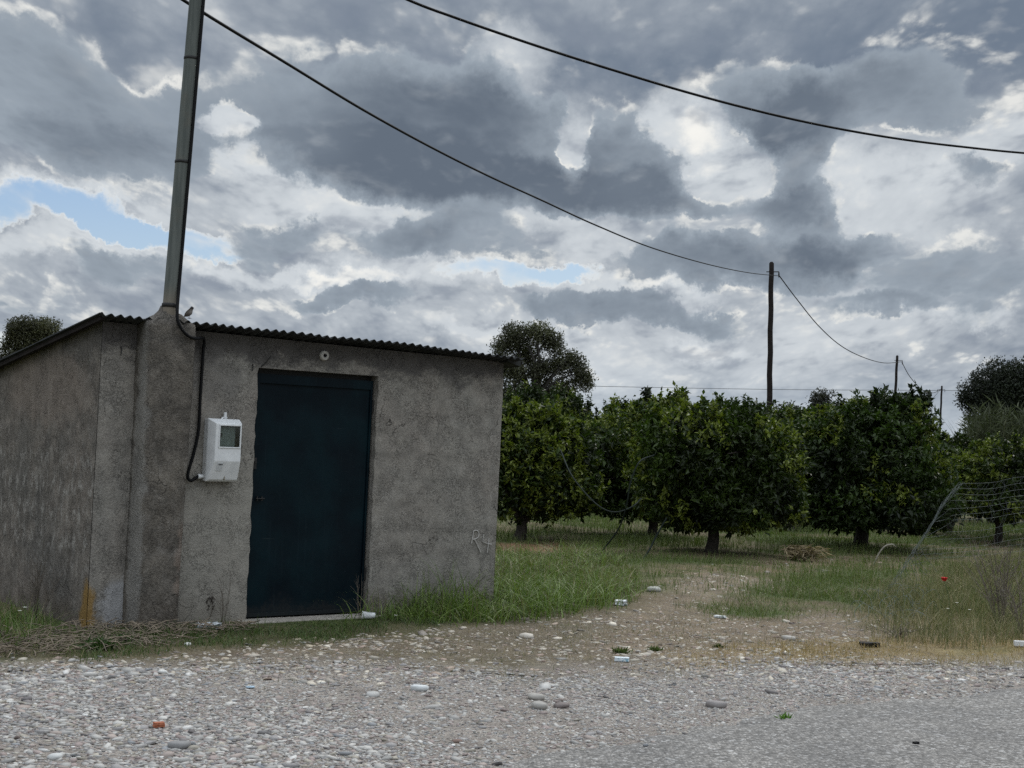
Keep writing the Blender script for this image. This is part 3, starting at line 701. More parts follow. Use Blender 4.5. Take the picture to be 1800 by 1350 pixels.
def build_wall_bits():
    u, w = SL(569, 625); s = MB()                       # round ceramic fitting over the door
    prof = [(0.0, -.010), (.012, -.010), (.016, -.016), (.030, -.020), (.040, -.014), (.0415, .0), (.0415, .012)]
    V = []; n = 24
    for r, y in prof[1:]:
        V += [(u + r * math.cos(2 * math.pi * k / n), y - .006, w + r * math.sin(2 * math.pi * k / n)) for k in range(n)]
    m_ = len(prof) - 1
    s.add(V, [(i * n + k, i * n + (k + 1) % n, (i + 1) * n + (k + 1) % n, (i + 1) * n + k) for i in range(m_ - 1) for k in range(n)], True)
    f = s.build('round_fitting', plain('old_ceramic', (.40, .385, .35), 0.6, 0, 0.15, 30), shed)
    s = MB(); s.tube([(u + .004, -.014, w), (u + .004, -.026, w)], .012, 14); s.build('fitting_hole', M_BLACK, f)
    pts = lambda q: [(420 + a / 3.75, 840 + b / 3.75) for a, b in q]
    s = MB()
    for st in ([(1545, 345), (1538, 388), (1530, 432)], [(1542, 352), (1560, 345), (1576, 358), (1577, 384), (1560, 400), (1538, 406)], [(1548, 404), (1568, 440), (1592, 492)]):
        s.tube(spline([(a, -.006, b) for a, b in (SL(*q) for q in pts(st))], 6), .0042, 5)
    for st in ([(1610, 372), (1602, 420), (1630, 432), (1662, 438)], [(1645, 395), (1640, 440), (1634, 492)]):
        s.tube([(a, -.008, b) for a, b in (SL(*q) for q in pts(st))], .0045, 5)
    s.build('chalk_mark', M_CHALK, shed)
    for px, py, ex, ey in ((213, 609, 210, 625), (458, 646, 474, 626), (444, 640, 441, 652)):
        a, b = SL(px, py); c, d = SL(ex, ey); s = MB()
        s.tube([(a, .004, b), ((a * 2 + c) / 3, -.02, (b * 2 + d) / 3), (c, -.022, d)], .0045, 6); s.build('rusty_hook', M_IRON, shed)
build_wall_bits()

# ------------------------------------------------------------------ meter box, service pole, cables
def build_meter():
    xl, zt = SL(364, 735, -.05); _, zb = SL(360, 846, -.05); xr, _ = SL(424, 790, -.14)
    W, Hh = xr - xl + .012, zt - zb
    o = empty('electric_meter_box', SW(xl, 0, zb), YAW, 'white plastic electric meter box with small dark window, on the wall beside the door', 'meter box')
    s = MB(); s.box((.006, -.05, .004), (W - .006, .002, Hh - .004), .006); s.build('back_tray', M_WHITE, o)
    s = MB(); s.box((.010, -.056, .010), (W - .010, -.0505, Hh - .010)); s.build('seal', M_BLACK, o)
    zm = Hh * .33; yF = -.142; yB = -.072; yL = -.092
    a, b, t = .034, W - .014, Hh - .034
    wx0, wx1, wz0, wz1 = a + .034, b - .016, zm + .11, t - .018          # window opening
    V = [(0, -.056, 0), (W, -.056, 0), (W, -.056, Hh), (0, -.056, Hh), (0, yB, 0), (W, yB, 0), (W, yB, Hh), (0, yB, Hh),
         (a - .012, yL, .016), (b + .004, yL, .016), (b, yF, zm), (a, yF, zm), (b, yF, t), (a, yF, t),
         (wx0, yF, wz0), (wx1, yF, wz0), (wx1, yF, wz1), (wx0, yF, wz1)]
    Fs = [(0, 1, 5, 4), (1, 2, 6, 5), (2, 3, 7, 6), (3, 0, 4, 7), (4, 5, 9, 8), (8, 9, 10, 11), (4, 8, 11), (4, 11, 13, 7), (7, 13, 12, 6), (5, 6, 12, 10), (5, 10, 9),
          (11, 10, 15, 14), (10, 12, 16, 15), (12, 13, 17, 16), (13, 11, 14, 17)]
    bm = bmesh.new(); vs = [bm.verts.new(v) for v in V]
    for f in Fs: bm.faces.new([vs[i] for i in f])
    bmesh.ops.recalc_face_normals(bm, faces=bm.faces[:])
    bm.normal_update()
    ed = [e for e in bm.edges if len(e.link_faces) == 2 and e.calc_face_angle(0) > 0.15]
    bmesh.ops.bevel(bm, geom=ed, offset=.005, segments=2, affect='EDGES', profile=.5)
    me = bpy.data.meshes.new('cover'); bm.to_mesh(me); bm.free(); cover = link('cover', me, M_WHITE, o)
    s = MB(); e = .009                                   # raised window frame
    s.box((wx0 - e, yF - .006, wz0 - e), (wx1 + e, yF + .004, wz0), .002); s.box((wx0 - e, yF - .006, wz1), (wx1 + e, yF + .004, wz1 + e), .002)
    s.box((wx0 - e, yF - .0055, wz0), (wx0, yF + .004, wz1), .002); s.box((wx1, yF - .0055, wz0), (wx1 + e, yF + .004, wz1), .002); s.build('window_frame', M_WHITE, cover)
    s = MB(); x0, x1, z0, z1 = wx0 - .02, wx1 + .02, wz0 - .02, wz1 + .02
    s.add([(x0, yF + .0065, z0), (x1, yF + .0065, z0), (x1, yF + .0065, z1), (x0, yF + .0065, z1), (x0, -.06, z0), (x1, -.06, z0), (x1, -.06, z1), (x0, -.06, z1)], [(4, 5, 6, 7), (0, 1, 5, 4), (1, 2, 6, 5), (2, 3, 7, 6), (3, 0, 4, 7)])
    s.build('recess', M_BLACK, cover)
    mg = plain('meter_grey', (.20, .215, .205), 0.5, 0, .06, 12)
    s = MB(); s.box((wx0 - .015, -.115, wz0 - .01), (wx1 - .026, -.07, wz1 - .006), .004); mtr = s.build('meter', mg, cover)
    s = MB(); zc = (wz0 + wz1) / 2; s.box((wx0 + .004, -.119, zc - .002), (wx0 + .034, -.1155, zc + .022)); s.build('display', M_BLACK, mtr)
    gm, gb, go = material('window_glass'); gt = N.node('ShaderNodeBsdfTransparent'); gg = N.node('ShaderNodeBsdfGlossy'); gg.inputs['Roughness'].default_value = .08; gx = N.node('ShaderNodeMixShader'); gx.inputs[0].default_value = .06; gt.inputs[0].default_value = (.8, .84, .83, 1)
    N.nt.links.new(gt.outputs[0], gx.inputs[1]); N.nt.links.new(gg.outputs[0], gx.inputs[2]); N.nt.links.new(gx.outputs[0], go.inputs[0])
    s = MB(); s.box((wx0, yF + .001, wz0), (wx1, yF + .003, wz1)); s.build('window_pane', gm, cover)
    k = (yF - yL) / (zm - .016); yy = lambda z: yL + (z - .016) * k
    q0, q1, zz0, zz1 = a + .028, a + .076, zm - .075, zm - .014; s = MB()
    s.add([(q0, yy(zz0) - .003, zz0), (q1, yy(zz0) - .003, zz0), (q1, yy(zz1) - .003, zz1), (q0, yy(zz1) - .003, zz1), (q0, yy(zz0) + .002, zz0), (q1, yy(zz0) + .002, zz0), (q1, yy(zz1) + .002, zz1), (q0, yy(zz1) + .002, zz1)],
          [(0, 1, 2, 3), (0, 4, 5, 1), (1, 5, 6, 2), (2, 6, 7, 3), (3, 7, 4, 0)])
    pl = s.build('name_plate', plain('plate_grey', (.55, .56, .56), .5, 0, .05, 20), cover); s = MB()
    for i, (p0, p1) in enumerate(((.010, .015), (.017, .024), (.026, .034), (.037, .044))):
        za, zb_ = zz1 - .016, zz1 - .006
        s.add([(q0 + p0, yy(za) - .0045, za), (q0 + p1, yy(za) - .0045, za), (q0 + p1 - .001, yy(zb_) - .0045, zb_), (q0 + p0 + .001, yy(zb_) - .0045, zb_)], [(0, 1, 2, 3)])
    s.build('plate_lettering', M_BLACK, pl)
    s = MB(); s.tube([(W / 2 + .01, yL - .012, .020), (W / 2 + .01, yL - .004, .020)], .006, 8); s.tube([(W / 2 + .012, yL - .012, .03), (W / 2 + .012, yL - .006, .045)], .004, 6); s.build('seal_screw', plain('tarnished_brass', (.2, .17, .12), .4, .5), cover)
    s = MB(); xc = W * .60; s.tube([(xc, -.03, Hh - .005), (xc, -.03, Hh + .016)], .019, 12); s.tube([(xc + .002, -.03, Hh + .016), (xc + .002, -.03, Hh + .052)], .0125, 12); s.tube([(xc - .035, -.045, Hh - .004), (xc - .022, -.045, Hh + .012)], .008, 8)
    s.build('conduit_fitting', M_WHITE, o)
    s = MB(); s.tube([(.01, -.028, .035), (-.018, -.028, .035)], .014, 12); s.tube([(-.018, -.028, .035), (-.042, -.028, .035)], .019, 10); s.build('cable_gland', M_WHITE, o)
    return SW(xl - .042, -.028, zb + .035)
GLAND = build_meter()

def mast_pt(px, py): return on_plane(px, py, SV, SO + SV * -0.095)
MB0, MB1 = mast_pt(298, 552), mast_pt(345.5, 0)
MD = (MB1 - MB0) / np.linalg.norm(MB1 - MB0)
def build_mast():
    o = empty('service_pole', MB0, 0, 'slim grey green pole rising out of the shed buttress, leaning right', 'pole')
    mt, b, _ = material('mossy_pipe'); p = objco(); x, y, z = p.xyz(); f = noise(vec(x * 30, y * 30, z * 2.0), 1.0, 5, .6); g = noise(p, 3.0, 4, .6)
    c = mix(f.smooth(.3, .7), (.060, .070, .064), (.120, .130, .118)); c = mix(g.smooth(.5, .75) * .6, c, (.15, .12, .085)); c = mix(z.smooth(.26, .02) * .8, c, (.20, .165, .125))
    N.put(b.inputs['Base Color'], c); b.inputs['Roughness'].default_value = .8; bump(b, f, .004)
    top = MD * 4.6; s = MB(); n = 36
    s.tube([MD * (-.30 + i * (4.9) / n) for i in range(n + 1)], [.056 - .0035 * i / n for i in range(n + 1)], 20); s.build('shaft', mt, o)
    for py, r, w in ((103, .0555, .014), (285, .0565, .014), (537, .0605, .016)):
        t = (mast_pt(345 - py * .0858, py) - MB0) @ MD; s = MB(); s.tube([MD * (t - w), MD * (t - w * .6), MD * (t + w * .6), MD * (t + w)], [r - .003, r + .0025, r + .0025, r - .003], 20); s.build('clamp_band', M_IRON, o)
build_mast()
def cable(name, pts, r, label, n=14, cat='cable', mat=None):
    s = MB(); s.tube(spline(pts, n), r, 6); return tag(s.build(name, mat or M_BLACK), label, cat)
def build_drop():
    side = RT * .060 - FW * .028
    up = [MB0 + MD * t + side for t in (4.55, 3.0, 1.6, .8, .25)]
    f = lambda px, py, y: on_plane(px, py, SV, SO + SV * y)
    pts = up + [f(311.5, 548, -.20), f(315, 570, -.215), f(328, 588, -.215), f(343, 595, -.19), f(356, 594, -.10), f(359, 600, -.045), f(357, 622, -.022), f(352, 700, -.02), f(349, 755, -.02), f(341, 795, -.02), f(333, 822, -.022), f(330, 838, -.025), f(335, 845, -.03), f(343, 841, -.032), GLAND + SU * .004]
    tag(cable('drop_cable', pts, .0125, None, 10), 'thick black cable running down the leaning pole and the shed wall into the meter box', 'cable')
    s = MB()
build_drop()

def pole(top, base, Z, r, label, arms):
    a, b = P(*top, Z), P(*base, Z); d = (a - b) / (a - b)[2]; b = a - d * a[2]
    o = empty('utility_pole', b, 0, label, 'utility pole', 'wooden utility poles receding over the orchard')
    L = a - b; n = 20; s = MB()
    pts = [L * (i / n) + np.array([math.sin(i * 1.7) * .012, 0, 0]) for i in range(n + 1)]
    s.tube([L * 0 - d * .3] + pts + [L + d * .06], [r * 1.12] + [r * (1.12 - .24 * i / n) for i in range(n + 1)] + [r * .45], 12); s.build('shaft', M_POLEWOOD, o)
    for sx, dz, ln, dr in arms:
        s = MB(); k = L - d * dz; e = k + RT * sx * ln
        s.tube([k, e], .022, 6); s.tube([e, e - d * dr * .5, e - d * dr], [.018, .03, .014], 6); s.tube([k - RT * sx * (r + .08), k], .02, 6); s.build('bracket', M_IRON, o)
    return a
Z1, Z2, Z3 = 56.0, 107.4, 158.8
pole((1356, 463), (1352, 738), Z1, .105, 'tall dark wooden utility pole standing nearest, above the middle of the orchard', [(1, .32, .29, .22)])
pole((1577, 626), (1573.6, 700), Z2, .105, 'medium wooden utility pole, second of the receding line, rising behind the tallest citrus crown', [(1, .32, .40, .30)])
pole((1655.5, 679), (1653, 740), Z3, .11, 'small distant wooden utility pole beside the reed thicket, farthest of the line', [(1, .35, .35, .3), (-1, .35, .45, .3)])
def lineZ(px, pa, za, pb, zb): t = (px - pa) / (pb - pa); return 1 / ((1 - t) / za + t / zb)
def span(name, pts, za, zb, r, label, n=10):
    pa, pb = pts[0][0], pts[-1][0]
    return cable(name, [P(px, py, lineZ(px, pa, za, pb, zb)) for px, py in pts], r, label, n)
zc = 1 / (1 / 11.55 + (1 / 11.55 - 1 / 56) * 240 / 1012)
span('power_line', [(117, -150), (240, -55), (357, 22), (500, 109), (640, 194), (760, 260), (860, 310), (950, 351), (1050, 397), (1150, 437), (1250, 466), (1320, 480), (1370, 485)], zc, Z1, .0135, 'black overhead cable sagging from the leaning shed pole to the nearest wooden pole')
span('power_line', [(1370, 485), (1400, 525), (1440, 574), (1480, 609), (1520, 629), (1555, 638), (1585, 636)], Z1, Z2, .022, 'short sagging cable between the nearest and the second wooden pole')
span('power_line', [(1585, 636), (1598, 660), (1615, 680), (1630, 690), (1643, 690), (1654, 684)], Z2, Z3, .028, 'far sagging cable between the second and the farthest wooden pole')
span('power_line', [(1654, 684), (1640, 700), (1626, 714), (1610, 728)], Z3, 150, .02, 'thin stay slanting down left from the farthest wooden pole')
span('power_line', [(560, -72), (718, 0), (800, 31), (900, 66), (1000, 99), (1100, 130), (1200, 160), (1300, 187), (1400, 211), (1500, 231), (1600, 247), (1700, 259), (1800, 269), (2000, 284), (2300, 296)], 12.0, 19.0, .0125, 'black overhead cable crossing the upper right sky above the others')
span('power_line', [(900, 676), (1050, 679), (1200, 682), (1400, 685), (1600, 686), (1760, 687)], 120, 135, .02, 'hair thin distant wire stretched level low over the orchard')

# ------------------------------------------------------------------ the sparrow on the mortar cap
def build_bird():
    foot = mast_pt(331, 560)
    bm = bmesh.new()
    prof = [(-.066, .010, .0035), (-.040, .018, .006), (-.020, .028, .017), (.0, .037, .0235), (.018, .046, .0245), (.030, .058, .0195), (.036, .068, .0165), (.044, .075, .0165), (.051, .077, .012), (.056, .0765, .006), (.064, .075, .0015)]
    n = 14; rings = []
    for i, (x, z, r) in enumerate(prof):
        t = Vector((1, 0, .55 if i < 6 else .15)).normalized(); nrm = Vector((-t.z, 0, t.x)); R = []
        for k in range(n):
            a = 2 * math.pi * k / n; sq = .45 if i < 2 else 1
            R.append(bm.verts.new(Vector((x, 0, z)) + Vector((0, 1, 0)) * (r * 1.0 * math.cos(a)) + nrm * (r * sq * math.sin(a))))
        rings.append(R)
    for A, B in zip(rings, rings[1:]):
        for k in range(n): bm.faces.new((A[k], A[(k + 1) % n], B[(k + 1) % n], B[k]))
    bm.faces.new(rings[0][::-1]); bm.faces.new(rings[-1])
    for sgn in (-1, 1):                                  # legs and toes grow from the belly
        for a, b, r in (((.006, .008 * sgn, .018), (.010, .009 * sgn, -.004), .0018), ((.010, .009 * sgn, -.004), (.024, .012 * sgn, -.005), .0013), ((.010, .009 * sgn, -.004), (.022, .004 * sgn, -.005), .0013), ((.010, .009 * sgn, -.004), (-.002, .009 * sgn, -.005), .0013)):
            a, b = Vector(a), Vector(b); t = (b - a).normalized(); u = t.orthogonal().normalized(); w = t.cross(u); R = [[], []]
            for k in range(5):
                o = (u * math.cos(k * 1.2566) + w * math.sin(k * 1.2566)) * r; R[0].append(bm.verts.new(a + o)); R[1].append(bm.verts.new(b + o))
            for k in range(5): bm.faces.new((R[0][k], R[0][(k + 1) % 5], R[1][(k + 1) % 5], R[1][k]))
    me = bpy.data.meshes.new('sparrow'); bm.to_mesh(me); bm.free()
    col = me.color_attributes.new('tint', 'FLOAT_COLOR', 'POINT')
    for i, v in enumerate(me.vertices):
        x, y, z = v.co; c = (.17, .15, .135)
        if z < .0165 and abs(y) > .004 and x > -.005: c = (.12, .08, .06)
        elif x > .054: c = (.03, .028, .026)
        elif x > .036: c = (.05, .045, .045) if z > .066 else (.22, .2, .185)
        elif z > .028 + .55 * max(x + .01, -.06) + .004: c = (.085, .07, .06)
        elif x < -.03: c = (.06, .05, .045)
        col.data[i].color = (*c, 1)
    me.polygons.foreach_set('use_smooth', [True] * len(me.polygons))
    o = link('sparrow', me, tintmat('plumage', .85, .15, 260, .35)); o.location = foot + np.array([0, 0, .004]); o.rotation_euler = (0, math.radians(-8), math.radians(-28)); o.scale = (.92,) * 3
    tag(o, 'small grey brown sparrow perched on the mortar cap beside the pole foot', 'bird')
build_bird()

# ------------------------------------------------------------------ trees
def norm(v): return v / (np.linalg.norm(v, axis=-1, keepdims=True) + 1e-9)
def leaf_mesh(name, pos, direc, length, width, cols, mat, parent, fold=0.18):
    """one folded diamond leaf per row"""
    n = len(pos); d = norm(direc); side = norm(np.cross(d, norm(rng.normal(0, 1, (n, 3)) + [0, 0, 1.2]))); up = np.cross(side, d)
    L = length[:, None]; W = width[:, None]
    a = pos; b = pos + d * L * .45 + side * W * .5 + up * W * fold; c = pos + d * L - up * L * .10; e = pos + d * L * .45 - side * W * .5 + up * W * fold
    V = np.stack([a, b, c, e], 1).reshape(-1, 3); i = np.arange(n)[:, None] * 4
    T = np.r_[i + [[0, 1, 2]], i + [[0, 2, 3]]]
    return link(name, np_mesh(name, V, [T], np.repeat(cols, 4, 0)), mat, parent)
def crown_points(lobes, n, shell=0.42, rough=0.22, seed=0):
    """sprig points near the surface of several lobes (centre, radii)"""
    A = np.array([(r[0] * r[1] + r[0] * r[2] + r[1] * r[2]) for _, r in lobes]); k = rng.choice(len(lobes), n, p=A / A.sum())
    C = np.array([c for c, _ in lobes])[k]; R = np.array([r for _, r in lobes])[k]
    d = norm(rng.normal(0, 1, (n, 3))); s = 1 - shell * rng.random(n) ** 2.0
    bumpy = 1 + rough * (fbm(C * .7 + d * 2.6 + seed, 3) - .5) * 2.2
    return C + d * R * (s * bumpy)[:, None], d, k, s
def tree_wood(parent, base, trunk_r, fork_z, lobes, mat, limbs=7, name='trunk', flare=1.35, sub=2):
    s = MB(); rr = random.Random(int(abs(base[0]) * 1000) + 5); base = np.asarray(base, float)
    top = base + np.array([rr.uniform(-.08, .08), rr.uniform(-.05, .05), fork_z])
    s.tube(spline([base - [0, 0, .12], base + [0, 0, .04], (base + top) / 2 + [rr.uniform(-.03, .03), 0, 0], top], 5), [trunk_r * flare] * 5 + list(np.linspace(trunk_r * 1.12, trunk_r * .85, 11)), 9)
    for i in range(limbs):
        c, r = lobes[i % len(lobes)]; c = np.asarray(c)
        tgt = c + np.array([rr.uniform(-.5, .5) * r[0], rr.uniform(-.5, .5) * r[1], rr.uniform(-.2, .6) * r[2]])
        mid = top + (tgt - top) * .5 + np.array([rr.uniform(-.12, .12), rr.uniform(-.12, .12), .08]) * np.linalg.norm(tgt - top)
        q = spline([top - [0, 0, trunk_r], mid, tgt], 5); s.tube(q, list(np.linspace(trunk_r * .6, trunk_r * .14, len(q))), 6)
        for j in range(sub):
            p0 = q[4 + 2 * j]; e = p0 + np.array([rr.uniform(-1, 1) * r[0], rr.uniform(-1, 1) * r[1], rr.uniform(0, 1) * r[2]]) * .6
            s.tube([p0, (p0 + e) / 2 + [0, 0, .05], e], [trunk_r * .28, trunk_r * .18, trunk_r * .07], 5)
    return s.build(name, mat, parent)
def citrus(base, lobes, n, label, group='citrus trees of the orchard', fresh=.12, trunk_r=.075, fork=.45, seed=0, hue=0.0):
    base = np.asarray(base, float); o = empty('citrus_tree', base, 0, label, 'citrus tree', group)
    lobes = [(np.asarray(c) - base, np.asarray(r)) for c, r in lobes]
    p, d, k, s = crown_points(lobes, n, .42, .20, seed)
    ok = p[:, 2] > .22 + .25 * fbm(p[:, :2] * 2.5 + seed, 2); p, d, s = p[ok], d[ok], s[ok]
    # upright shoots break the top outline
    m = max(8, n // 60); ti = np.argsort(-(p[:, 2] + rng.normal(0, .12, len(p))))[:m * 3]; ti = rng.choice(ti, m)
    shp, shd = [], []
    for q in p[ti]:
        h = rng.uniform(.05, .26); a = norm(np.array([rng.normal(0, .35), rng.normal(0, .35), 1.0]))
        for t in np.linspace(0.1, 1, 5): shp.append(q + a * h * t); shd.append(a)
    p = np.r_[p, shp]; d = np.r_[d, shd]; s = np.r_[s, np.ones(len(shp))]
    axis = norm(d * .7 + [0, 0, .45] + rng.normal(0, .45, p.shape)); N_ = len(p); per = 7
    fr = (fbm(p * 1.9 + seed * 3.1, 3) > (.645 - fresh * .9)) & (rng.random(N_) < .75) & (s > .82)
    pos, dr, ln, cl = [], [], [], []
    for j in range(per):
        t = (j + .5) / per * rng.uniform(.06, .14, N_)
        pos.append(p + axis * t[:, None] - axis * .05 + rng.normal(0, .012, p.shape)); dr.append(norm(axis * rng.uniform(.1, .7, (N_, 1)) + norm(rng.normal(0, 1, p.shape)) * .9 - [0, 0, .12]))
        ln.append(rng.uniform(.062, .122, N_) * np.where(fr, .85, 1))
        c = np.array([.024, .039, .0062]) * rng.uniform(.6, 1.4, (N_, 1)) * np.clip(.45 + 2.6 * (fbm(p * 2.2 + seed, 3) - .29), .4, 1.9)[:, None]
        c = c * (1 + hue * np.array([[.5, .15, -.2]]))
        f = np.array([.120, .145, .020]) * rng.uniform(.6, 1.25, (N_, 1)); cl.append(np.where(fr[:, None], f, c))
    pos, dr, ln, cl = map(np.concatenate, (pos, dr, ln, cl))
    leaf_mesh('crown', pos, dr, ln, ln * rng.uniform(.40, .56, len(ln)), cl, M_LEAF, o)
    tree_wood(o, (0, 0, 0), trunk_r, fork, lobes, M_BARK, 9)
    return o
def lob(Z, *q, sc=1.0):                                         # lobes drawn at a distance: px, py, half width, half height (+ depth offset)
    out = []
    for e in q:
        px, py, rx, ry = e[:4]; dz = e[4] if len(e) > 4 else 0; y = Z + dz
        out.append((P(px, py, y), (rx * sc * y / F, rx * sc * y / F * 1.05, ry * (1 + (sc - 1) * .1) * y / F)))
    return out
def tb(px, py): return G(px, py) - np.array([0, 0, .02])
citrus(tb(913, 950), lob(21.9, (925, 800, 78, 75), (955, 855, 66, 58), (895, 850, 62, 66), (990, 800, 54, 60, .4), (930, 755, 54, 35), (1000, 860, 50, 46, .4), sc=1.2), 3300, 'citrus tree with yellow green new shoots standing right against the end of the shed', fresh=.22, trunk_r=.085, fork=.35, seed=1)
citrus(tb(1145, 945), lob(23.9, (1100, 800, 78, 75), (1060, 840, 62, 62), (1150, 850, 80, 60), (1165, 745, 50, 45), (1040, 790, 55, 45), (1010, 850, 50, 50), (1120, 895, 70, 34), sc=1.2), 3400, 'citrus tree with a pointed top, its thin trunk left of the foremost trunk', fresh=.14, trunk_r=.075, fork=.45, seed=2)
citrus(tb(1250, 972), lob(21.0, (1235, 800, 100, 80), (1315, 825, 82, 88), (1180, 850, 66, 62), (1275, 885, 105, 48), (1350, 800, 50, 60), (1290, 760, 74, 36), (1200, 770, 60, 34), (1210, 900, 60, 36), (1340, 880, 60, 44), sc=1.2), 4600, 'foremost citrus tree, broad and leafy, with its trunk in front of the dark gap', fresh=.16, trunk_r=.085, fork=.42, seed=3)
citrus(tb(1512, 960), lob(23.2, (1535, 800, 100, 82), (1465, 835, 78, 84), (1590, 850, 76, 70), (1525, 885, 125, 48), (1580, 740, 56, 42), (1430, 800, 42, 58), (1630, 870, 44, 48), (1490, 750, 60, 40), (1425, 860, 46, 50), (1480, 900, 60, 34), (1590, 905, 60, 34), sc=1.2), 4900, 'tallest and darkest citrus tree, wide round crown on a thick black trunk', fresh=.05, trunk_r=.11, fork=.5, seed=4, hue=-.15)
citrus(tb(1753, 955), lob(26.2, (1740, 845, 62, 55), (1790, 835, 60, 55), (1700, 850, 40, 44), (1765, 885, 85, 28), sc=1.2), 2200, 'low bright citrus tree behind the hanging fence wires at the right', fresh=.24, trunk_r=.07, fork=.4, seed=5, hue=.1)
citrus(tb(1668, 934), lob(28.5, (1650, 830, 60, 55), (1690, 820, 40, 45), (1640, 860, 60, 45), sc=1.2), 1500, 'yellowish citrus tree peeping out behind the right shoulder of the darkest one', fresh=.30, trunk_r=.07, fork=.4, seed=6, hue=.1)
citrus(tb(1836, 935), lob(28.5, (1830, 830, 66, 55), (1880, 840, 60, 55), (1840, 875, 90, 30), sc=1.2), 1500, 'citrus tree cut off by the right edge of the picture', fresh=.2, trunk_r=.07, fork=.4, seed=7)
citrus(tb(1390, 935), lob(28.5, (1395, 790, 60, 66), (1350, 800, 50, 60), (1440, 790, 50, 60), (1400, 850, 80, 55), (1400, 890, 60, 30), sc=1.2), 1800, 'citrus tree filling the gap between the foremost and the darkest crown', fresh=.15, trunk_r=.075, fork=.4, seed=8)
# rear rows: one tree of its own shape, then copies
SRC = citrus(P(1010, 900, 31) * [1, 1, 0], lob(31, (1010, 780, 64, 56), (960, 790, 55, 52), (1060, 785, 55, 52), (1000, 735, 46, 30), (1010, 830, 80, 40)), 1700, 'citrus tree of the rear rows, showing only between the front crowns', 'citrus trees of the rear rows', .15, .075, .4, 9)
def copy_tree(o, loc, rz, sc, label=None, group=None):
    c = o.copy(); COL.objects.link(c); c.location = loc; c.rotation_euler = (0, 0, rz); c.scale = (sc,) * 3
    if label: c['label'] = label
    if group: c['group'] = group
    for ch in list(o.children):
        k = ch.copy(); COL.objects.link(k); k.parent = c
    return c
for px, Z, sc in ((905, 31, 1.06), (1115, 31.5, 1.02), (1225, 31, 1.0), (1320, 32, .98), (1480, 31, 1.05), (1560, 33, 1.0), (880, 37, 1.1), (960, 36.5, 1.12), (1070, 37, 1.08), (1170, 37, 1.1), (1275, 38, 1.08), (1385, 37, 1.05), (1455, 38, 1.1), (1740, 34, .88), (1810, 35, .86), (1640, 36, .9)):
    b = P(px, 900, Z) * [1, 1, 0]
    copy_tree(SRC, b, rng.uniform(0, 6.28), sc * .95 * rng.uniform(.96, 1.05))

def big_tree(name, base, lobes, n, leaf, label, cat, col, trunk_r, fork, shell=.9, rough=.3, limbs=12, seed=0, bark=(.06, .055, .05), droop=.2, var=.5, dens=6, flare=1.2, sprig=1.0):
    base = np.asarray(base, float); o = empty(name, base, 0, label, cat)
    lobes = [(np.asarray(c) - base, np.asarray(r)) for c, r in lobes]
    p, d, k, s = crown_points(lobes, n, shell, rough, seed)
    tone = rng.uniform(.7, 1.3, len(lobes))[k]
    axis = norm(d * .6 + rng.normal(0, .6, p.shape) + [0, 0, .2]); pos, dr, cl = [], [], []
    for j in range(dens):
        pos.append(p + rng.normal(0, leaf * .75 * sprig, p.shape)); dr.append(norm(axis * .5 + norm(rng.normal(0, 1, p.shape)) - [0, 0, droop]))
        cl.append(np.array(col) * (tone * rng.uniform(1 - var, 1 + var, len(p)))[:, None])
    pos, dr, cl = map(np.concatenate, (pos, dr, cl)); ln = rng.uniform(.7, 1.3, len(pos)) * leaf
    leaf_mesh('crown', pos, dr, ln, ln * .42, cl, M_EUC, o)
    tree_wood(o, (0, 0, 0), trunk_r, fork, lobes, plain(name + '_bark', bark, .9, 0, .3, 3), limbs, 'trunk', flare, 3)
    return o
def flat(p): return np.array([p[0], p[1], -.05])
Ze = 82.0
big_tree('eucalyptus_tree', flat(P(933, 820, Ze)), lob(Ze, (905, 590, 34, 22), (945, 585, 34, 20), (882, 612, 24, 20), (970, 602, 26, 22), (925, 622, 30, 20, 1), (985, 640, 26, 24), (950, 650, 34, 24), (905, 655, 30, 24), (880, 645, 20, 22), (1018, 655, 22, 30), (1032, 670, 15, 18), (990, 685, 30, 20), (955, 690, 36, 22, 1), (915, 695, 34, 22), (1005, 630, 16, 14), (880, 690, 22, 24), (985, 715, 26, 18), sc=.76),
         4200, .15, 'tall airy eucalyptus with gaps of sky in its crown rising behind the shed end', 'eucalyptus', (.070, .072, .040), .19, 3.6, .95, .16, 18, 11, dens=8, bark=(.032, .028, .025))
Zl = 70.0
big_tree('broadleaf_tree', flat(P(60, 800, Zl)), lob(Zl, (45, 575, 34, 18), (80, 580, 30, 20), (30, 592, 22, 22), (95, 602, 26, 24), (60, 605, 34, 24), (12, 610, 13, 20), (35, 630, 26, 20), (75, 640, 40, 26), (110, 640, 26, 30), (10, 640, 16, 18), (50, 660, 40, 24), (-12, 625, 10, 14), sc=.9),
         4200, .12, 'round brownish tree peeping over the sloping roof at the left edge', 'tree', (.060, .060, .028), .16, 2.6, .9, .16, 12, 12, dens=8)
Zr = 70.0
big_tree('broadleaf_tree', flat(P(1770, 800, Zr)), lob(Zr, (1760, 665, 46, 30), (1800, 668, 46, 34), (1720, 690, 32, 26), (1775, 700, 56, 36), (1700, 702, 16, 16), (1830, 680, 40, 40), (1745, 725, 44, 30), (1860, 700, 36, 36), (1800, 740, 60, 30)),
         5200, .14, 'dense near black tree above the reed thicket at the right edge', 'tree', (.018, .024, .013), .2, 2.8, .8, .16, 12, 13, dens=8)
Zs = 95.0
big_tree('broadleaf_tree', flat(P(1378, 800, Zs)), lob(Zs, (1362, 726, 14, 10), (1385, 720, 16, 8), (1400, 730, 14, 10), (1378, 740, 30, 12)), 330, .22, 'small umbrella shaped tree far off behind the nearest utility pole', 'tree', (.03, .034, .02), .12, 2.6, .8, .2, 8, 14, dens=6)
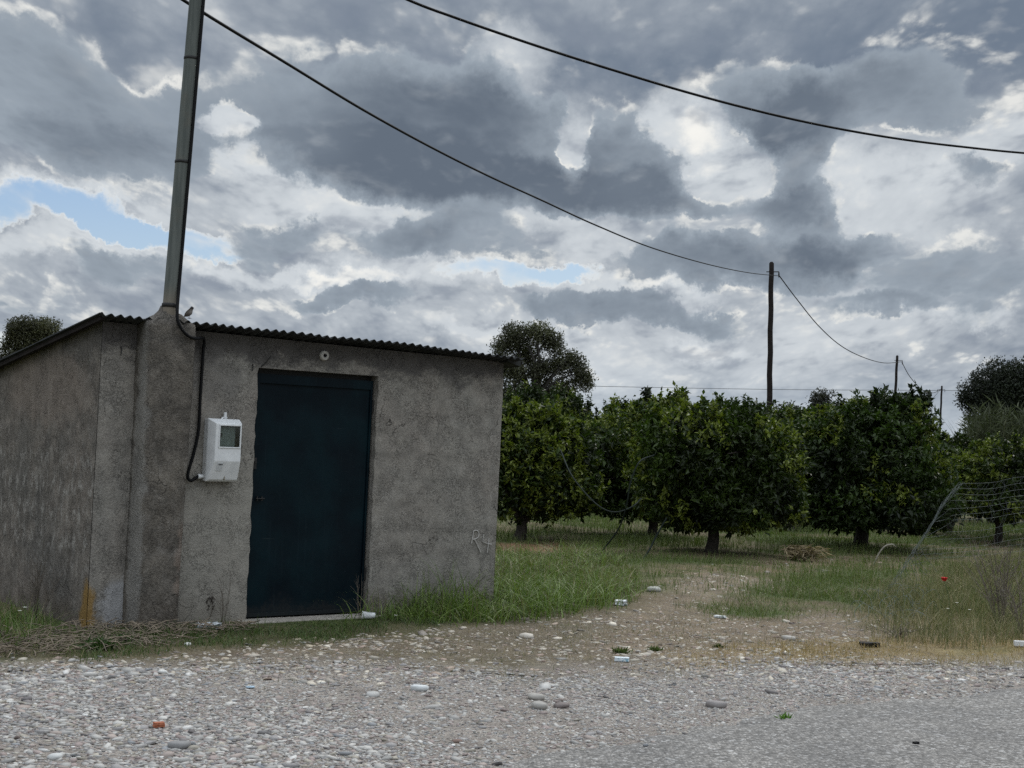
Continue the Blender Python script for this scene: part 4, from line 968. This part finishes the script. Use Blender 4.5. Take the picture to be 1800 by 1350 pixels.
big_tree('broadleaf_tree', flat(P(1443, 800, Zs)), lob(Zs, (1443, 696, 13, 8), (1434, 706, 10, 8), (1452, 710, 9, 7), (1442, 722, 14, 12), (1464, 690, 4, 3)), 260, .2, 'small slender far tree poking up left of the tallest citrus crown', 'tree', (.034, .036, .024), .12, 2.8, .8, .2, 6, 15, dens=6)
def reeds():
    n = 2600; px = rng.uniform(1672, 1960, n); Z = rng.uniform(43, 47.5, n); b = np.array([P(a, 820, z) for a, z in zip(px, Z)]); b[:, 2] = 0
    prof = np.interp(px, [1672, 1690, 1705, 1740, 1800, 1960], [.25, .62, .92, 1.0, .97, 1.0]); h = 2.95 * prof * rng.uniform(.72, 1.05, n)
    x, y = b[:, 0], b[:, 1]; col = np.array([.075, .084, .048]) * rng.uniform(.6, 1.4, (n, 1)) + np.array([.03, .02, .01]) * (rng.random((n, 1)) < .25)
    V, Q, C = blades(x, y, h, .035, col, lean=.22, segs=4, z0=0 * x)
    # leaves fanning off the canes
    m = 9000; i = rng.integers(0, n, m); t = rng.uniform(.35, 1, m); bx = np.c_[x[i], y[i], h[i] * t]
    o = link('reed_thicket', np_mesh('reed_thicket', V, Q, C), M_DRY)
    tag(o, 'greyish green reed thicket below the near black tree', 'reeds', kind='stuff')
    d = norm(np.c_[rng.normal(0, .6, m), rng.normal(0, .6, m), rng.uniform(.1, 1, m)]); ln = rng.uniform(.3, .6, m)
    k = leaf_mesh('reed_leaves', bx, d, ln, ln * .09, np.array([.056, .064, .036]) * rng.uniform(.6, 1.4, (m, 1)), M_DRY, o); k['kind'] = 'stuff'
def blades(x, y, h, w, col, lean=.5, segs=3, z0=None, curl=1.6, tipcol=None):
    n = len(x); w = np.full(n, w) if np.isscalar(w) else w
    a = rng.uniform(0, 2 * math.pi, n); ld = np.c_[np.cos(a), np.sin(a)]; amt = np.abs(rng.normal(0, lean, n)) * h
    b = rng.uniform(0, 2 * math.pi, n); sd = np.c_[np.cos(b), np.sin(b)] * .5
    if z0 is None: z0 = ground_z(x, y)
    z0 = z0 - .01; Vs, Cs = [], []
    for s in range(segs + 1):
        t = s / segs; off = ld * (amt * t ** curl)[:, None]; z = z0 + h * (t - .25 * (amt / h) * t ** 2.5); ww = w * (1 - t ** 1.5 * .97)
        c = col if tipcol is None else col * (1 - t) + tipcol * t
        for sg in (-1, 1): Vs.append(np.c_[x + off[:, 0] + sg * sd[:, 0] * ww, y + off[:, 1] + sg * sd[:, 1] * ww, z]); Cs.append(c)
    V = np.stack(Vs, 1).reshape(-1, 3); C = np.stack(Cs, 1).reshape(-1, 3); k = 2 * (segs + 1); i = np.arange(n)[:, None] * k
    Q = [np.concatenate([i + [[2 * s, 2 * s + 1, 2 * s + 3, 2 * s + 2]] for s in range(segs)])]
    return V, Q, C
reeds()

# ------------------------------------------------------------------ grass and weeds
def outside_shed(x, y):
    sx, sy = shed_xy(x, y); return ~((sx > -.02) & (sx < SHED_L + .02) & (sy > -.02) & (sy < SHED_D + .02))
def grass(name, x, y, h, w, c, lean, segs=3, mat=None, curl=1.6, tip=None):
    ok = outside_shed(x, y); f = lambda a: a[ok] if isinstance(a, np.ndarray) and len(a) == len(ok) else a
    V, Q, C = blades(f(x), f(y), f(h), f(w), f(c), lean, segs, None, curl, f(tip) if tip is not None else None)
    return tag(link(name, np_mesh(name, V, Q, C), mat or M_GRASS), kind='stuff')
def gcol(n, a, b, jit=.3):
    t = rng.random((n, 1)); return (np.array(a) * (1 - t) + np.array(b) * t) * rng.uniform(1 - jit, 1 + jit, (n, 1))
# orchard floor: short grass thinning over paths
FIELD = [(-6, 12.4), (-1, 13.2), (1.2, 14.2), (2.4, 15.6), (5.5, 13.6), (11.5, 15), (14, 34), (-3, 34)]
def fk(x, y):
    d = np.clip((fbm(np.c_[x, y] * 1.3 + 3, 4) - .38) * -3.2 + 1, .1, 1)
    for poly, a in ((PATH, .80), (PEBBLY, .70), (DIRTROW, .65), (LEAFLIT, .85)): d = d * (1 - a * soft_in(x, y, poly))
    return d * np.clip(1.25 - (y - 14) / 26, .3, 1)
x, y = scatter(FIELD, 620, .03, fk); n = len(x); g = fbm(np.c_[x, y] * .8 + 12, 3)
h = rng.uniform(.05, .14, n) * (1 + .9 * (g > .52) * rng.random(n)); 
grass('field_grass', x, y, h, .0055 * (1 + (y - 12) / 22), lerp(gcol(n, (.070, .098, .024), (.110, .140, .038)), gcol(n, (.17, .145, .07), (.12, .11, .06)), (rng.random(n) < .09).astype(float)), .5, 2)
x, y = scatter(MIDG, 1500, .16, lambda x, y: np.clip((fbm(np.c_[x, y] * 1.5 + 44, 3) - .33) * 5, .12, 1)); n = len(x)
grass('field_grass', x, y, rng.uniform(.03, .15, n) * (.5 + fbm(np.c_[x, y] * 3.3, 2)), .005, lerp(gcol(n, (.060, .092, .020), (.115, .150, .042)), gcol(n, (.16, .14, .07), (.13, .12, .06)), (rng.random(n) < .2).astype(float)), 1.0, 3)
# long arching grass beside the shed corner
x, y = scatter(TALLG, 1500, .12, lambda x, y: np.clip((fbm(np.c_[x, y] * 2.6, 3) - .32) * 3.4, .08, 1)); n = len(x)
back = np.clip((y - 13.4) / 2.0, 0, 1)
sx, sy = shed_xy(x, y); wl = np.clip(1 - np.abs(sy + .35) / .8, 0, 1) * np.clip((SHED_L + .4 - sx) / .4, 0, 1)
h = rng.uniform(.08, .44, n) * (1 - .25 * back) * (.12 + 1.6 * fbm(np.c_[x, y] * 2.4 + 4, 2)) * (1 - .35 * np.clip((2.4 - sx) / .8, 0, 1) * (sy < 0))
c = lerp(gcol(n, (.068, .115, .020), (.155, .205, .052)), gcol(n, (.13, .125, .060), (.19, .165, .085)), ((rng.random(n) < .10 + .30 * back)).astype(float))
grass('tall_grass', x, y, h * .88, .0095, c, 1.3, 5, None, 2.0)
# low weeds along the foot of the wall
x, y = scatter(STRIP, 2300, .06, lambda x, y: np.clip((fbm(np.c_[x, y] * 3, 2) - .3) * 4, .05, 1)); n = len(x)
grass('low_weeds', x, y, rng.uniform(.02, .085, n), .006, gcol(n, (.040, .070, .018), (.090, .125, .035)), .9, 2)
# dry grass along the verge, olive weeds on the right
x, y = scatter(RIGHTW, 1350, .18, lambda x, y: np.clip(.35 + fbm(np.c_[x, y] * 2, 3), 0, 1)); n = len(x)
k = rng.random(n); c = np.where((k < .45)[:, None], gcol(n, (.17, .150, .085), (.26, .215, .125)), gcol(n, (.085, .100, .040), (.135, .145, .065)))
grass('dry_weeds', x, y, rng.uniform(.04, .32, n) * (.35 + 1.25 * fbm(np.c_[x, y] * 1.7 + 9, 2)), .0042, c, .75, 3, M_DRY)
x, y = scatter(DRYEDGE, 1500, .10, lambda x, y: np.clip((fbm(np.c_[x, y] * 2.4 + 2, 3) - .32) * 4, .05, 1)); n = len(x)
grass('dry_grass', x, y, rng.uniform(.02, .085, n), .0045, gcol(n, (.27, .185, .085), (.36, .28, .15)), .9, 2, M_DRY)
x, y = scatter(PEBBLY, 620, .12, lambda x, y: np.clip((fbm(np.c_[x, y] * 2.0 + 22, 3) - .42) * 6, 0.05, 1) * np.clip((y - 10.2) / 1.0, .6, 1)); n = len(x)
grass('dry_grass', x, y, rng.uniform(.02, .06, n), .004, lerp(gcol(n, (.22, .165, .085), (.30, .24, .13)), gcol(n, (.06, .08, .025), (.10, .12, .04)), (rng.random(n) < .45).astype(float)), .9, 2, M_DRY)
# grass tuft and straw litter at the gable foot
TUFT = gpoly([(-260, 1120), (-100, 1085), (60, 1088), (95, 1112), (50, 1135), (-260, 1150)])
x, y = scatter(TUFT, 900, .06); n = len(x)
grass('tall_grass', x, y, rng.uniform(.07, .26, n), .006, lerp(gcol(n, (.06, .105, .02), (.125, .17, .045)), gcol(n, (.2, .18, .1), (.27, .22, .13)), (rng.random(n) < .18).astype(float)), .7, 4)
LITTER = gpoly([(-200, 1165), (-200, 1118), (60, 1112), (170, 1104), (300, 1106), (420, 1100), (470, 1106), (330, 1126), (220, 1140), (60, 1158)])
def straw():
    x, y = scatter(LITTER, 330, .05); ok = outside_shed(x, y); x, y = x[ok], y[ok]; n = len(x); s = MB()
    a = rng.uniform(0, math.pi, n); L = rng.uniform(.05, .24, n); z = ground_z(x, y) + rng.uniform(.004, .065, n) * np.clip(fbm(np.c_[x, y] * 3, 2) * 1.6, .1, 1)
    for i in range(n):
        c, sn = math.cos(a[i]), math.sin(a[i]); dz = rng.uniform(-.03, .04)
        s.tube([(x[i] - c * L[i] / 2, y[i] - sn * L[i] / 2, max(.004, z[i] - dz)), (x[i] + rng.normal(0, .008), y[i] + rng.normal(0, .008), z[i] + .012), (x[i] + c * L[i] / 2, y[i] + sn * L[i] / 2, max(.004, z[i] + dz))], [.0032, .004, .002], 4, False)
    tag(s.build('straw_litter', plain('old_straw', (.165, .13, .092), .9, 0, .55, 9)), kind='stuff')
straw()
x, y = scatter(LITTER, 700, .10, lambda x, y: np.clip((fbm(np.c_[x, y] * 3.4 + 3, 3) - .42) * 6, 0, 1)); n = len(x)
grass('low_weeds', x, y, rng.uniform(.03, .12, n), .006, gcol(n, (.045, .080, .018), (.095, .135, .035)), .9, 3)
x, y = scatter(LITTER, 330, .08); n = len(x)
grass('dry_grass', x, y, rng.uniform(.03, .10, n), .004, gcol(n, (.19, .15, .10), (.28, .22, .14)), 1.4, 3, M_DRY)

# ------------------------------------------------------------------ single plants
def stalk_plant(px, py, h, n, spread, label, name='dry_weed', cat='weed', col=M_TWIG, seeds=0, r=.003, bend=.5, branch=2, z=None, heads=None):
    b = G(px, py); o = empty(name, b, 0, label, cat); s = MB(); rr = random.Random(px * 7 + py); hd = MB()
    for i in range(n):
        a = rr.uniform(0, 6.28); q = np.array([math.cos(a), math.sin(a), 0]) * spread * rr.uniform(.1, 1); hh = h * rr.uniform(.55, 1)
        pts = spline([q * .08 - [0, 0, .02], q * .35 + [rr.uniform(-.02, .02), 0, hh * .45], q * (.7 + bend * rr.random()) + [0, 0, hh]], 5)
        s.tube(pts, list(np.linspace(r, r * .4, len(pts))), 4, False)
        for k in range(branch):
            p0 = pts[rr.randint(3, len(pts) - 3)]; e = p0 + np.array([rr.uniform(-1, 1), rr.uniform(-1, 1), rr.uniform(.3, 1.4)]) * h * .2
            s.tube([p0, (p0 + e) / 2 + [0, 0, .01], e], [r * .6, r * .5, r * .3], 4, False)
        if seeds:
            p = pts[-1]
            for k in range(seeds):
                c = p + np.array([rr.gauss(0, .008), rr.gauss(0, .008), -rr.random() * h * .35]); hd.tube([c, c + [rr.uniform(-.01, .01), rr.uniform(-.01, .01), .014]], [.006, .002], 4)
    s.build('stem', col, o)
    if seeds: hd.build('seed_head', heads or M_TWIG, o)
    return o
stalk_plant(362, 1094, .30, 4, .07, 'dark dry dock stalk with seed heads at the wall left of the door', seeds=14, heads=plain('dark_seed', (.03, .022, .016), .9), branch=1)
stalk_plant(392, 1096, .42, 7, .12, 'pale thin dry stalks at the wall just left of the door', r=.0022)
stalk_plant(632, 1084, .36, 5, .08, 'thin dark stalks beside the door foot and white cup', r=.0022, branch=3)
stalk_plant(716, 1066, .48, 12, .34, 'brittle dry stalks against the plaster right of the door', r=.002, branch=1)
stalk_plant(62, 1090, .62, 14, .40, 'bare dry branching weed against the gable wall', r=.0028, branch=4)
stalk_plant(1760, 1098, .85, 22, .75, 'large leafless grey shrub among the weeds at the right edge', 'dry_shrub', 'shrub', r=.0042, branch=6)
stalk_plant(1800, 1118, .62, 16, .55, 'low twiggy dark shrub cut by the right edge', 'dry_shrub', 'shrub', r=.0038, branch=5)
stalk_plant(1578, 1117, .10, 20, .4, 'flat brown tangle of dead stems behind the black scrap', 'dry_weed', 'weed', r=.003, branch=3)
def green_weed(px, py, r, n, label, col=((.05, .12, .012), (.11, .2, .03))):
    b = G(px, py); d = norm(np.c_[rng.normal(0, 1, n), rng.normal(0, 1, n), rng.uniform(.3, 1.6, n)]); L = rng.uniform(.5, 1.1, n) * r
    o = leaf_mesh('green_weed', np.tile(b, (n, 1)) + rng.normal(0, r * .22, (n, 3)) * [1.3, 1, .12], d, L * .75, L * .16, gcol(n, *col), M_GRASS, None); return tag(o, label, 'weed')
green_weed(1380, 1266, .075, 40, 'bright green weed growing at the edge of the asphalt')
green_weed(1092, 1148, .075, 90, 'small green tuft behind the pale blue litter packet', ((.05, .075, .018), (.10, .125, .04)))
green_weed(1152, 1144, .07, 70, 'thin green tuft to the right of the pale blue litter packet', ((.05, .075, .018), (.10, .125, .04)))
green_weed(1262, 1138, .06, 50, 'small dark weed in the pebbly dirt below the white wrapper', ((.03, .05, .015), (.06, .085, .025)))
green_weed(175, 1140, .12, 260, 'leafy dark green weed in front of the straw litter', ((.035, .07, .02), (.06, .10, .03)))
green_weed(215, 1128, .09, 160, 'leafy green weed beside the buttress foot', ((.035, .07, .02), (.06, .10, .03)))
def broad_blade():
    s = MB(); b = G(812, 1052); o = empty('tall_reed_grass', b, 0, 'tall dark arching reed grass in front of the chalk mark', 'grass clump'); rr = random.Random(4)
    for i in range(16):
        a = rr.uniform(-.9, .9) if i < 10 else rr.uniform(0, 6.28); hh = rr.uniform(.28, .52); ou = rr.uniform(.10, .34); dd = np.array([math.cos(a), math.sin(a) * .5 - .2, 0])
        pts = spline([rng.normal(0, .03, 3) * [1, 1, 0], dd * ou * .3 + [0, 0, hh * .75], dd * ou * .8 + [0, 0, hh], dd * ou * 1.5 + [0, 0, hh * .72]], 6)
        w = .011; V = []
        sd = np.cross(dd, [0, 0, 1]); m_ = len(pts)
        for j, p in enumerate(pts):
            ww = w * (1 - (j / (m_ - 1)) ** 2.2); V += [p - sd * ww, p + [0, 0, -.003], p + sd * ww]
        s.add(V, [(3 * j + k, 3 * j + k + 1, 3 * j + k + 4, 3 * j + k + 3) for j in range(m_ - 1) for k in (0, 1)], True)
    mt = plain('reed_grass_leaf', (.045, .085, .018), .5, 0, .35, 12); s.build('leaf_blade', mt, o)
broad_blade()
def poppy():
    b = G(1668, 1092); t = P(1660, 1018, b[1]) - b; o = empty('poppy', b, 0, 'single red poppy flower above the dry weeds', 'flower'); s = MB()
    s.tube(spline([(0, 0, -.02), t * .5 + [.02, 0, .01], t - [0, 0, .02]], 6), .0025, 5); s.build('stem', plain('poppy_stem', (.05, .08, .03), .6), o)
    V, Q = [], []; s = MB()
    for k in range(5):
        a0 = k * 1.2566; G_ = []
        for i in range(5):
            for j in range(5):
                u = (j - 2) / 2 * .62 * (1 if i else .3); r = .010 + .030 * i / 4; a = a0 + u
                G_.append(t + np.array([math.cos(a) * r * (1 - .25 * (i / 4) ** 2), math.sin(a) * r, -.018 + .034 * (i / 4) ** .8 + .004 * math.sin(a * 9 + i)]))
        s.add(G_, [(i * 5 + j, i * 5 + j + 1, (i + 1) * 5 + j + 1, (i + 1) * 5 + j) for i in range(4) for j in range(4)], True)
    s.build('petals', plain('poppy_red', (.55, .012, .012), .55, 0, .15, 40), o)
    s = MB(); s.tube([t + [0, 0, -.015], t + [0, 0, .006]], [.006, .008], 8); s.build('seed_pod', M_IRON, o)
poppy()
WF = plain('petal_white', (.7, .7, .6), .6)
for i, (px, py, z, w) in enumerate(((1764, 1038, .25, 'highest, right of the poppy'), (1682, 1060, .16, 'just under the poppy'), (1666, 1070, .14, 'lower left of the pair under the poppy'), (1704, 1072, .14, 'right of the pair under the poppy'), (1618, 1103, .05, 'near the ground at the left'), (696, 1082, .06, 'by the white cup in the long grass'), (44, 1068, .22, 'upper one in the tuft at the left edge'), (35, 1074, .18, 'lower one in the tuft at the left edge'))):
    g0 = G(px, py + 2600 * z / 13.5); p = P(px, py, g0[1]); o = empty('daisy', g0, 0, 'tiny white daisy, ' + w, 'flower', 'tiny white flowers in the grass'); q = p - g0; s = MB()
    s.tube([(0, 0, -.01), q * .5 + [.01, 0, 0], q], .0016, 4); s.build('stem', M_GRASS if False else plain('stem_green', (.06, .09, .03), .6), o)
    s = MB(); n = 9
    for k in range(n):
        a = k * 6.2832 / n; u, v = np.array([math.cos(a), math.sin(a) * .8, .25]), np.array([-math.sin(a), math.cos(a), 0])
        s.add([q, q + u * .011 + v * .004, q + u * .019, q + u * .011 - v * .004], [(0, 1, 2, 3)])
    s.build('petals', WF, o)

# ------------------------------------------------------------------ litter, stones and odds and ends
def litter(px, py, sx, sy, sz, rz, mat, name, label, cat, crump=.3, seed=0):
    b = G(px, py); bm = bmesh.new(); bmesh.ops.create_cube(bm, size=1); bmesh.ops.subdivide_edges(bm, edges=bm.edges[:], cuts=4, use_grid_fill=True)
    V = np.array([v.co for v in bm.verts]); nn = np.stack([fbm(V * 3 + seed + k * 9, 3) - .5 for k in range(3)], 1)
    V = (V + nn * crump) * [sx, sy, sz]; V[:, 2] -= V[:, 2].min()
    for v, c in zip(bm.verts, V): v.co = c
    me = bpy.data.meshes.new(name); bm.to_mesh(me); bm.free(); o = link(name, me, mat)
    o.location = b + [0, 0, float(ground_z(b[:1], b[1:2])[0]) + .004]; o.rotation_euler = (0, 0, rz); return tag(o, label, cat)
def wrap(name, col, mark=None):
    mt, b, o = material(name); p = objco(); f = noise(p, 38, 3, .6)
    N.put(b.inputs['Base Color'], mix(f.smooth(.55, .62) if mark else 0.0, col, mark or col)); b.inputs['Roughness'].default_value = .35; return mt
W1 = wrap('white_wrapper', (.72, .74, .74), (.12, .16, .14)); W2 = wrap('pale_blue_packet', (.66, .72, .74), (.22, .38, .46)); W3 = wrap('plastic_bag', (.42, .44, .45))
litter(1091, 1065, .11, .06, .045, .2, W1, 'food_wrapper', 'crumpled white wrapper lying where the long grass ends', 'wrapper', .45, 1)
litter(1093, 1163, .10, .05, .025, -.1, W2, 'litter_packet', 'small flat white and blue packet at the edge of the gravel', 'packet', .12, 2)
litter(1266, 1085, .10, .05, .016, -.5, W1, 'paper_scrap', 'thin white paper scrap in front of the green patch', 'paper scrap', .3, 3)
litter(366, 1106, .15, .10, .04, .4, W3, 'plastic_bag', 'greyish crumpled plastic bag in the litter below the meter box', 'plastic bag', 1.0, 4)
litter(1529, 1136, .14, .07, .03, .1, M_BLACK, 'rubber_scrap', 'black rubber scrap lying on the dry grass verge', 'scrap', .5, 5)
litter(1800, 1140, .16, .04, .04, 0, M_WHITE, 'plastic_tube', 'short white plastic tube at the right edge', 'tube', .06, 6)
litter(440, 1207, .045, .03, .008, .3, plain('blue_shard_plastic', (.34, .44, .52), .4), 'plastic_shard', 'tiny pale blue plastic shard on the gravel', 'shard', .3, 7)
litter(279, 1276, .052, .034, .024, .5, plain('brick_clay', (.32, .105, .05), .9, 0, .3, 60), 'brick_fragment', 'orange brick fragment on the grey gravel', 'brick piece', .35, 8)
litter(1410, 1263, .03, .02, .012, .5, M_BLACK, 'rubber_scrap', 'tiny black crumb lying on the open asphalt', 'scrap', .35, 9).location = G(1610, 1308, .03)
def cup():
    b = G(636, 1089); o = empty('plastic_cup', b + [0, 0, .004], math.radians(8), 'crushed white plastic cup lying in front of the door sill', 'cup'); s = MB(); n = 20; r0, r1, L = .031, .024, .105
    V = []
    for x, r in ((0, r0 + .003), (.004, r0 + .003), (.008, r0), (L * .5, (r0 + r1) / 2 - .002), (L, r1), (L, .001)): V += [(x, r * math.cos(k * 2 * math.pi / n), r0 + r * (1 - .12 * math.sin(x * 30)) * math.sin(k * 2 * math.pi / n)) for k in range(n)]
    for x, r in ((0, r0 + .001), (L * .96, r1 - .002), (L * .96, .001)): V += [(x, r * math.cos(k * 2 * math.pi / n), r0 + r * math.sin(k * 2 * math.pi / n)) for k in range(n)]
    Fs = [(i * n + k, i * n + (k + 1) % n, (i + 1) * n + (k + 1) % n, (i + 1) * n + k) for i in (0, 1, 2, 3, 4) for k in range(n)] + [(i * n + (k + 1) % n, i * n + k, (i + 1) * n + k, (i + 1) * n + (k + 1) % n) for i in (6, 7) for k in range(n)] + [(k, 6 * n + k, 6 * n + (k + 1) % n, (k + 1) % n) for k in range(n)]
    s.add(V, Fs, True); s.build('cup_body', M_WHITE, o)
cup()
def stone_thing(px, py, w, col, label, seed):
    b = G(px, py); V, Fc = ROCKS[seed % 2]; r = w * b[1] / F / 2
    V = V @ np.array([[1, 0, 0], [0, .72, 0], [0, 0, .42]]) * r; V = V * (1 + .5 * (fbm(V / r * 2 + seed, 3) - .5))[:, None]
    o = link('stone', np_mesh('stone', V, [Fc], np.tile(np.array(col), (len(V), 1)), smooth=True), M_STONE); o.location = b + [0, 0, r * .22 + float(ground_z(b[:1], b[1:2])[0])]; o.rotation_euler = (0, 0, seed * 1.3)
    return tag(o, label, 'stone', 'larger stones on the ground')
for i, q in enumerate([(735, 1211, 36, (.50, .51, .50), 'smooth near white stone in the middle of the gravel'), (655, 1222, 32, (.36, .35, .33), 'round grey stone left of the near white stone'),
        (943, 1227, 36, (.31, .29, .26), 'long grey stone lying behind a brown one'), (988, 1241, 32, (.15, .125, .115), 'dark brown stone in the middle of the gravel'), (948, 1242, 40, (.28, .265, .24), 'flat buff stone touching the dark brown one'),
        (804, 1302, 20, (.16, .11, .09), 'reddish brown stone low in the middle foreground'), (46, 1230, 26, (.11, .10, .10), 'dark stone on the gravel near the left edge'), (286, 1181, 22, (.50, .49, .46), 'pale egg shaped stone at the border of gravel and dirt'),
        (1150, 1040, 30, (.34, .33, .30), 'grey angular stone at the start of the dirt path'), (925, 1118, 30, (.46, .42, .36), 'cream flat stone in the brown dirt before the long grass'), (312, 1312, 44, (.19, .185, .18), 'long dark grey stone low in the left foreground'),
        (330, 1133, 16, (.55, .54, .50), 'white pebble in the weeds below the meter box'), (1262, 1240, 40, (.22, .20, .19), 'grey brown stone where gravel meets asphalt'), (98, 1330, 34, (.42, .42, .40), 'light grey stone in the lower left corner'), (1385, 1122, 30, (.33, .31, .28), 'round grey stone in the dirt left of the black scrap')]):
    stone_thing(*q, i)
for py_, lst, r, lab in ((0, [(985, 790, 20.4), (1003, 832, 19.9), (1030, 868, 19.7), (1058, 893, 19.6), (1084, 900, 19.6), (1112, 890, 19.7), (1128, 876, 20)], .009, 'grey irrigation hose hanging in a loop between two citrus crowns'),
                         (0, [(1150, 800, 20.2), (1124, 812, 19.6), (1108, 850, 19.5), (1101, 890, 19.55), (1087, 930, 19.8), (1056, 972, None)], .010, 'dark irrigation hose dropping from the leaves down to the grass'),
                         (0, [(1172, 910, 20.3), (1152, 945, 20.2), (1144, 962, 20.0), (1130, 984, None)], .012, 'short dark hose end slanting to the ground left of the foremost trunk')):
    pts = [P(a, b, z) if z else G(a, b) for a, b, z in lst]
    cable('irrigation_hose', pts, r, lab, 8, 'hose', plain('hose_grey', (.030, .036, .032), .85, 0, .2, 8, 0, .08) if 'grey' in lab else plain('hose_dark', (.018, .023, .020), .85, 0, .2, 8, 0, .08))
s = MB(); a, b = G(1008, 987), G(1068, 983); s.tube([a + [0, 0, .05], (a + b) / 2 + [0, 0, .06], b + [0, 0, .055]], .022, 8); tag(s.build('black_pipe', M_BLACK), 'short black pipe lying level on the grass below the hoses', 'pipe')
s = MB(); zb = G(1536, 992); s.tube(spline([zb, P(1545, 973, zb[1]), P(1556, 960, zb[1]), P(1569, 957, zb[1]), P(1574, 961, zb[1])], 5), [.010] * 16 + [.007] * 5, 6); tag(s.build('bent_branch', plain('pale_wood', (.24, .22, .18), .9)), 'pale bent branch sticking out of the ground by the darkest tree', 'branch')
def brush():
    b = G(1412, 985); n = 520; a = rng.uniform(-math.pi, 0, n) * 1.0; d = norm(np.c_[np.cos(a), np.sin(a) * .5, rng.uniform(-.5, .2, n)]); L = rng.uniform(.06, .2, n)
    top = b + np.c_[rng.normal(0, .12, n).clip(-.26, .26), rng.normal(0, .08, n).clip(-.18, .18), rng.uniform(.03, .2, n)]
    tag(leaf_mesh('dead_brush', top, d, L, L * .16, gcol(n, (.20, .15, .085), (.27, .22, .14)), M_DRY, None), 'heap of dead yellowed palm leaves on the grass before the darkest tree', 'brush heap')
brush()

# ------------------------------------------------------------------ the torn wire fence
def fence():
    base = G(1556, 1045); o = empty('wire_fence', base, 0, 'torn sagging wire mesh fence gathered into a slanting bundle at the right', 'fence')
    Zb = base[1]; gl = [np.array(P(a, b, Zb - .02 * i)) for i, (a, b) in enumerate(((1690, 850), (1672, 868), (1654, 892), (1640, 918), (1622, 946), (1604, 972), (1588, 998), (1570, 1024), (1556, 1045)))]
    rr = random.Random(3); gs = spline(gl, 8); s = MB()
    for k in range(6):                                   # strands twisted together along the gather
        s.tube([p + np.array([math.sin(i * .35 + k * 2.1) * .02, math.cos(i * .5 + k) * .02, math.cos(i * .4 + k * 1.3) * .018]) * (.5 + 1.2 * abs(i / len(gs) - .35)) for i, p in enumerate(gs)], .0017, 4, False)
    s.build('gathered_strands', M_GALV, o)
    starts = [(1690, 850), (1686, 858), (1680, 868), (1672, 880), (1668, 895), (1672, 906), (1676, 914), (1664, 935), (1650, 948), (1624, 966), (1620, 975), (1630, 982)]
    ends = [(1800, 838), (1800, 849), (1800, 860), (1800, 871), (1800, 880), (1800, 891), (1800, 901), (1800, 917), (1800, 929), (1800, 946), (1800, 956), (1800, 968)]
    wires = []; s = MB()
    for i, (a, b) in enumerate(zip(starts, ends)):
        e2 = (2060, b[1] - (b[1] - 900) * .25 - 26); z = lambda px: Zb - .1 - (px - 1620) * .0035
        mid = ((a[0] + b[0]) / 2, (a[1] + b[1]) / 2 + 4 + 2 * math.sin(i))
        w = spline([P(*q, z(q[0])) for q in (a, mid, b, ((b[0] + e2[0]) / 2, (b[1] + e2[1]) / 2 + 5), e2)], 10); wires.append(w); s.tube(w, .0013, 4, False)
        s.tube(spline([gl[min(i // 2 + 1, 8)], np.array(P(a[0] - 6, a[1] + 6, Zb - .1)), w[0]], 4), .0013, 4, False)
    s.build('line_wires', M_GALV, o); s = MB()
    for t in np.linspace(.06, 1, 30):
        j = int(t * (len(wires[0]) - 1)); s.tube([w[max(0, min(len(w) - 1, j + rr.randint(-1, 1)))] for w in wires], .0008, 4, False)
    s.build('cross_wires', M_GALV, o); s = MB()
    for k in range(12):                                  # torn ends hanging off the bundle
        p = gs[int(len(gs) * (.55 + .035 * k)) % len(gs)]; s.tube(spline([p, p + [.05 + .03 * rr.random(), 0, -.10 - .06 * rr.random()], p + [.10 + .1 * rr.random(), -.02, -.2 - .1 * rr.random()]], 4), .0016, 4, False)
    s.build('torn_ends', M_GALV, o); s = MB()
    for k in range(34):                                  # mesh crumpled on the ground
        c = G(rr.uniform(1500, 1640), rr.uniform(1050, 1110)); L = rr.uniform(.15, .5); a = rr.uniform(0, 6.28); d = np.array([math.cos(a), math.sin(a), 0]) * L
        s.tube(spline([c - d / 2 + [0, 0, .02], c - d / 6 + [rr.uniform(-.1, .1), 0, rr.uniform(.05, .20)], c + d / 6 + [0, 0, rr.uniform(.05, .22)], c + d / 2 + [0, 0, .03]], 4), .0013, 4, False)
    s.build('crumpled_mesh', plain('faded_blue_wire', (.11, .14, .14), .6, .1, .2, 9), o)
    pb = P(2062, 900, Zb - 1.65); s = MB(); s.tube([(pb[0], pb[1], -.3), (pb[0], pb[1], 1.5)], .035, 10); s.build('fence_post', M_TWIG, o)
    bpy.context.view_layer.update(); mi = o.matrix_world.inverted()
    for ch in o.children: ch.matrix_parent_inverse = mi
fence()
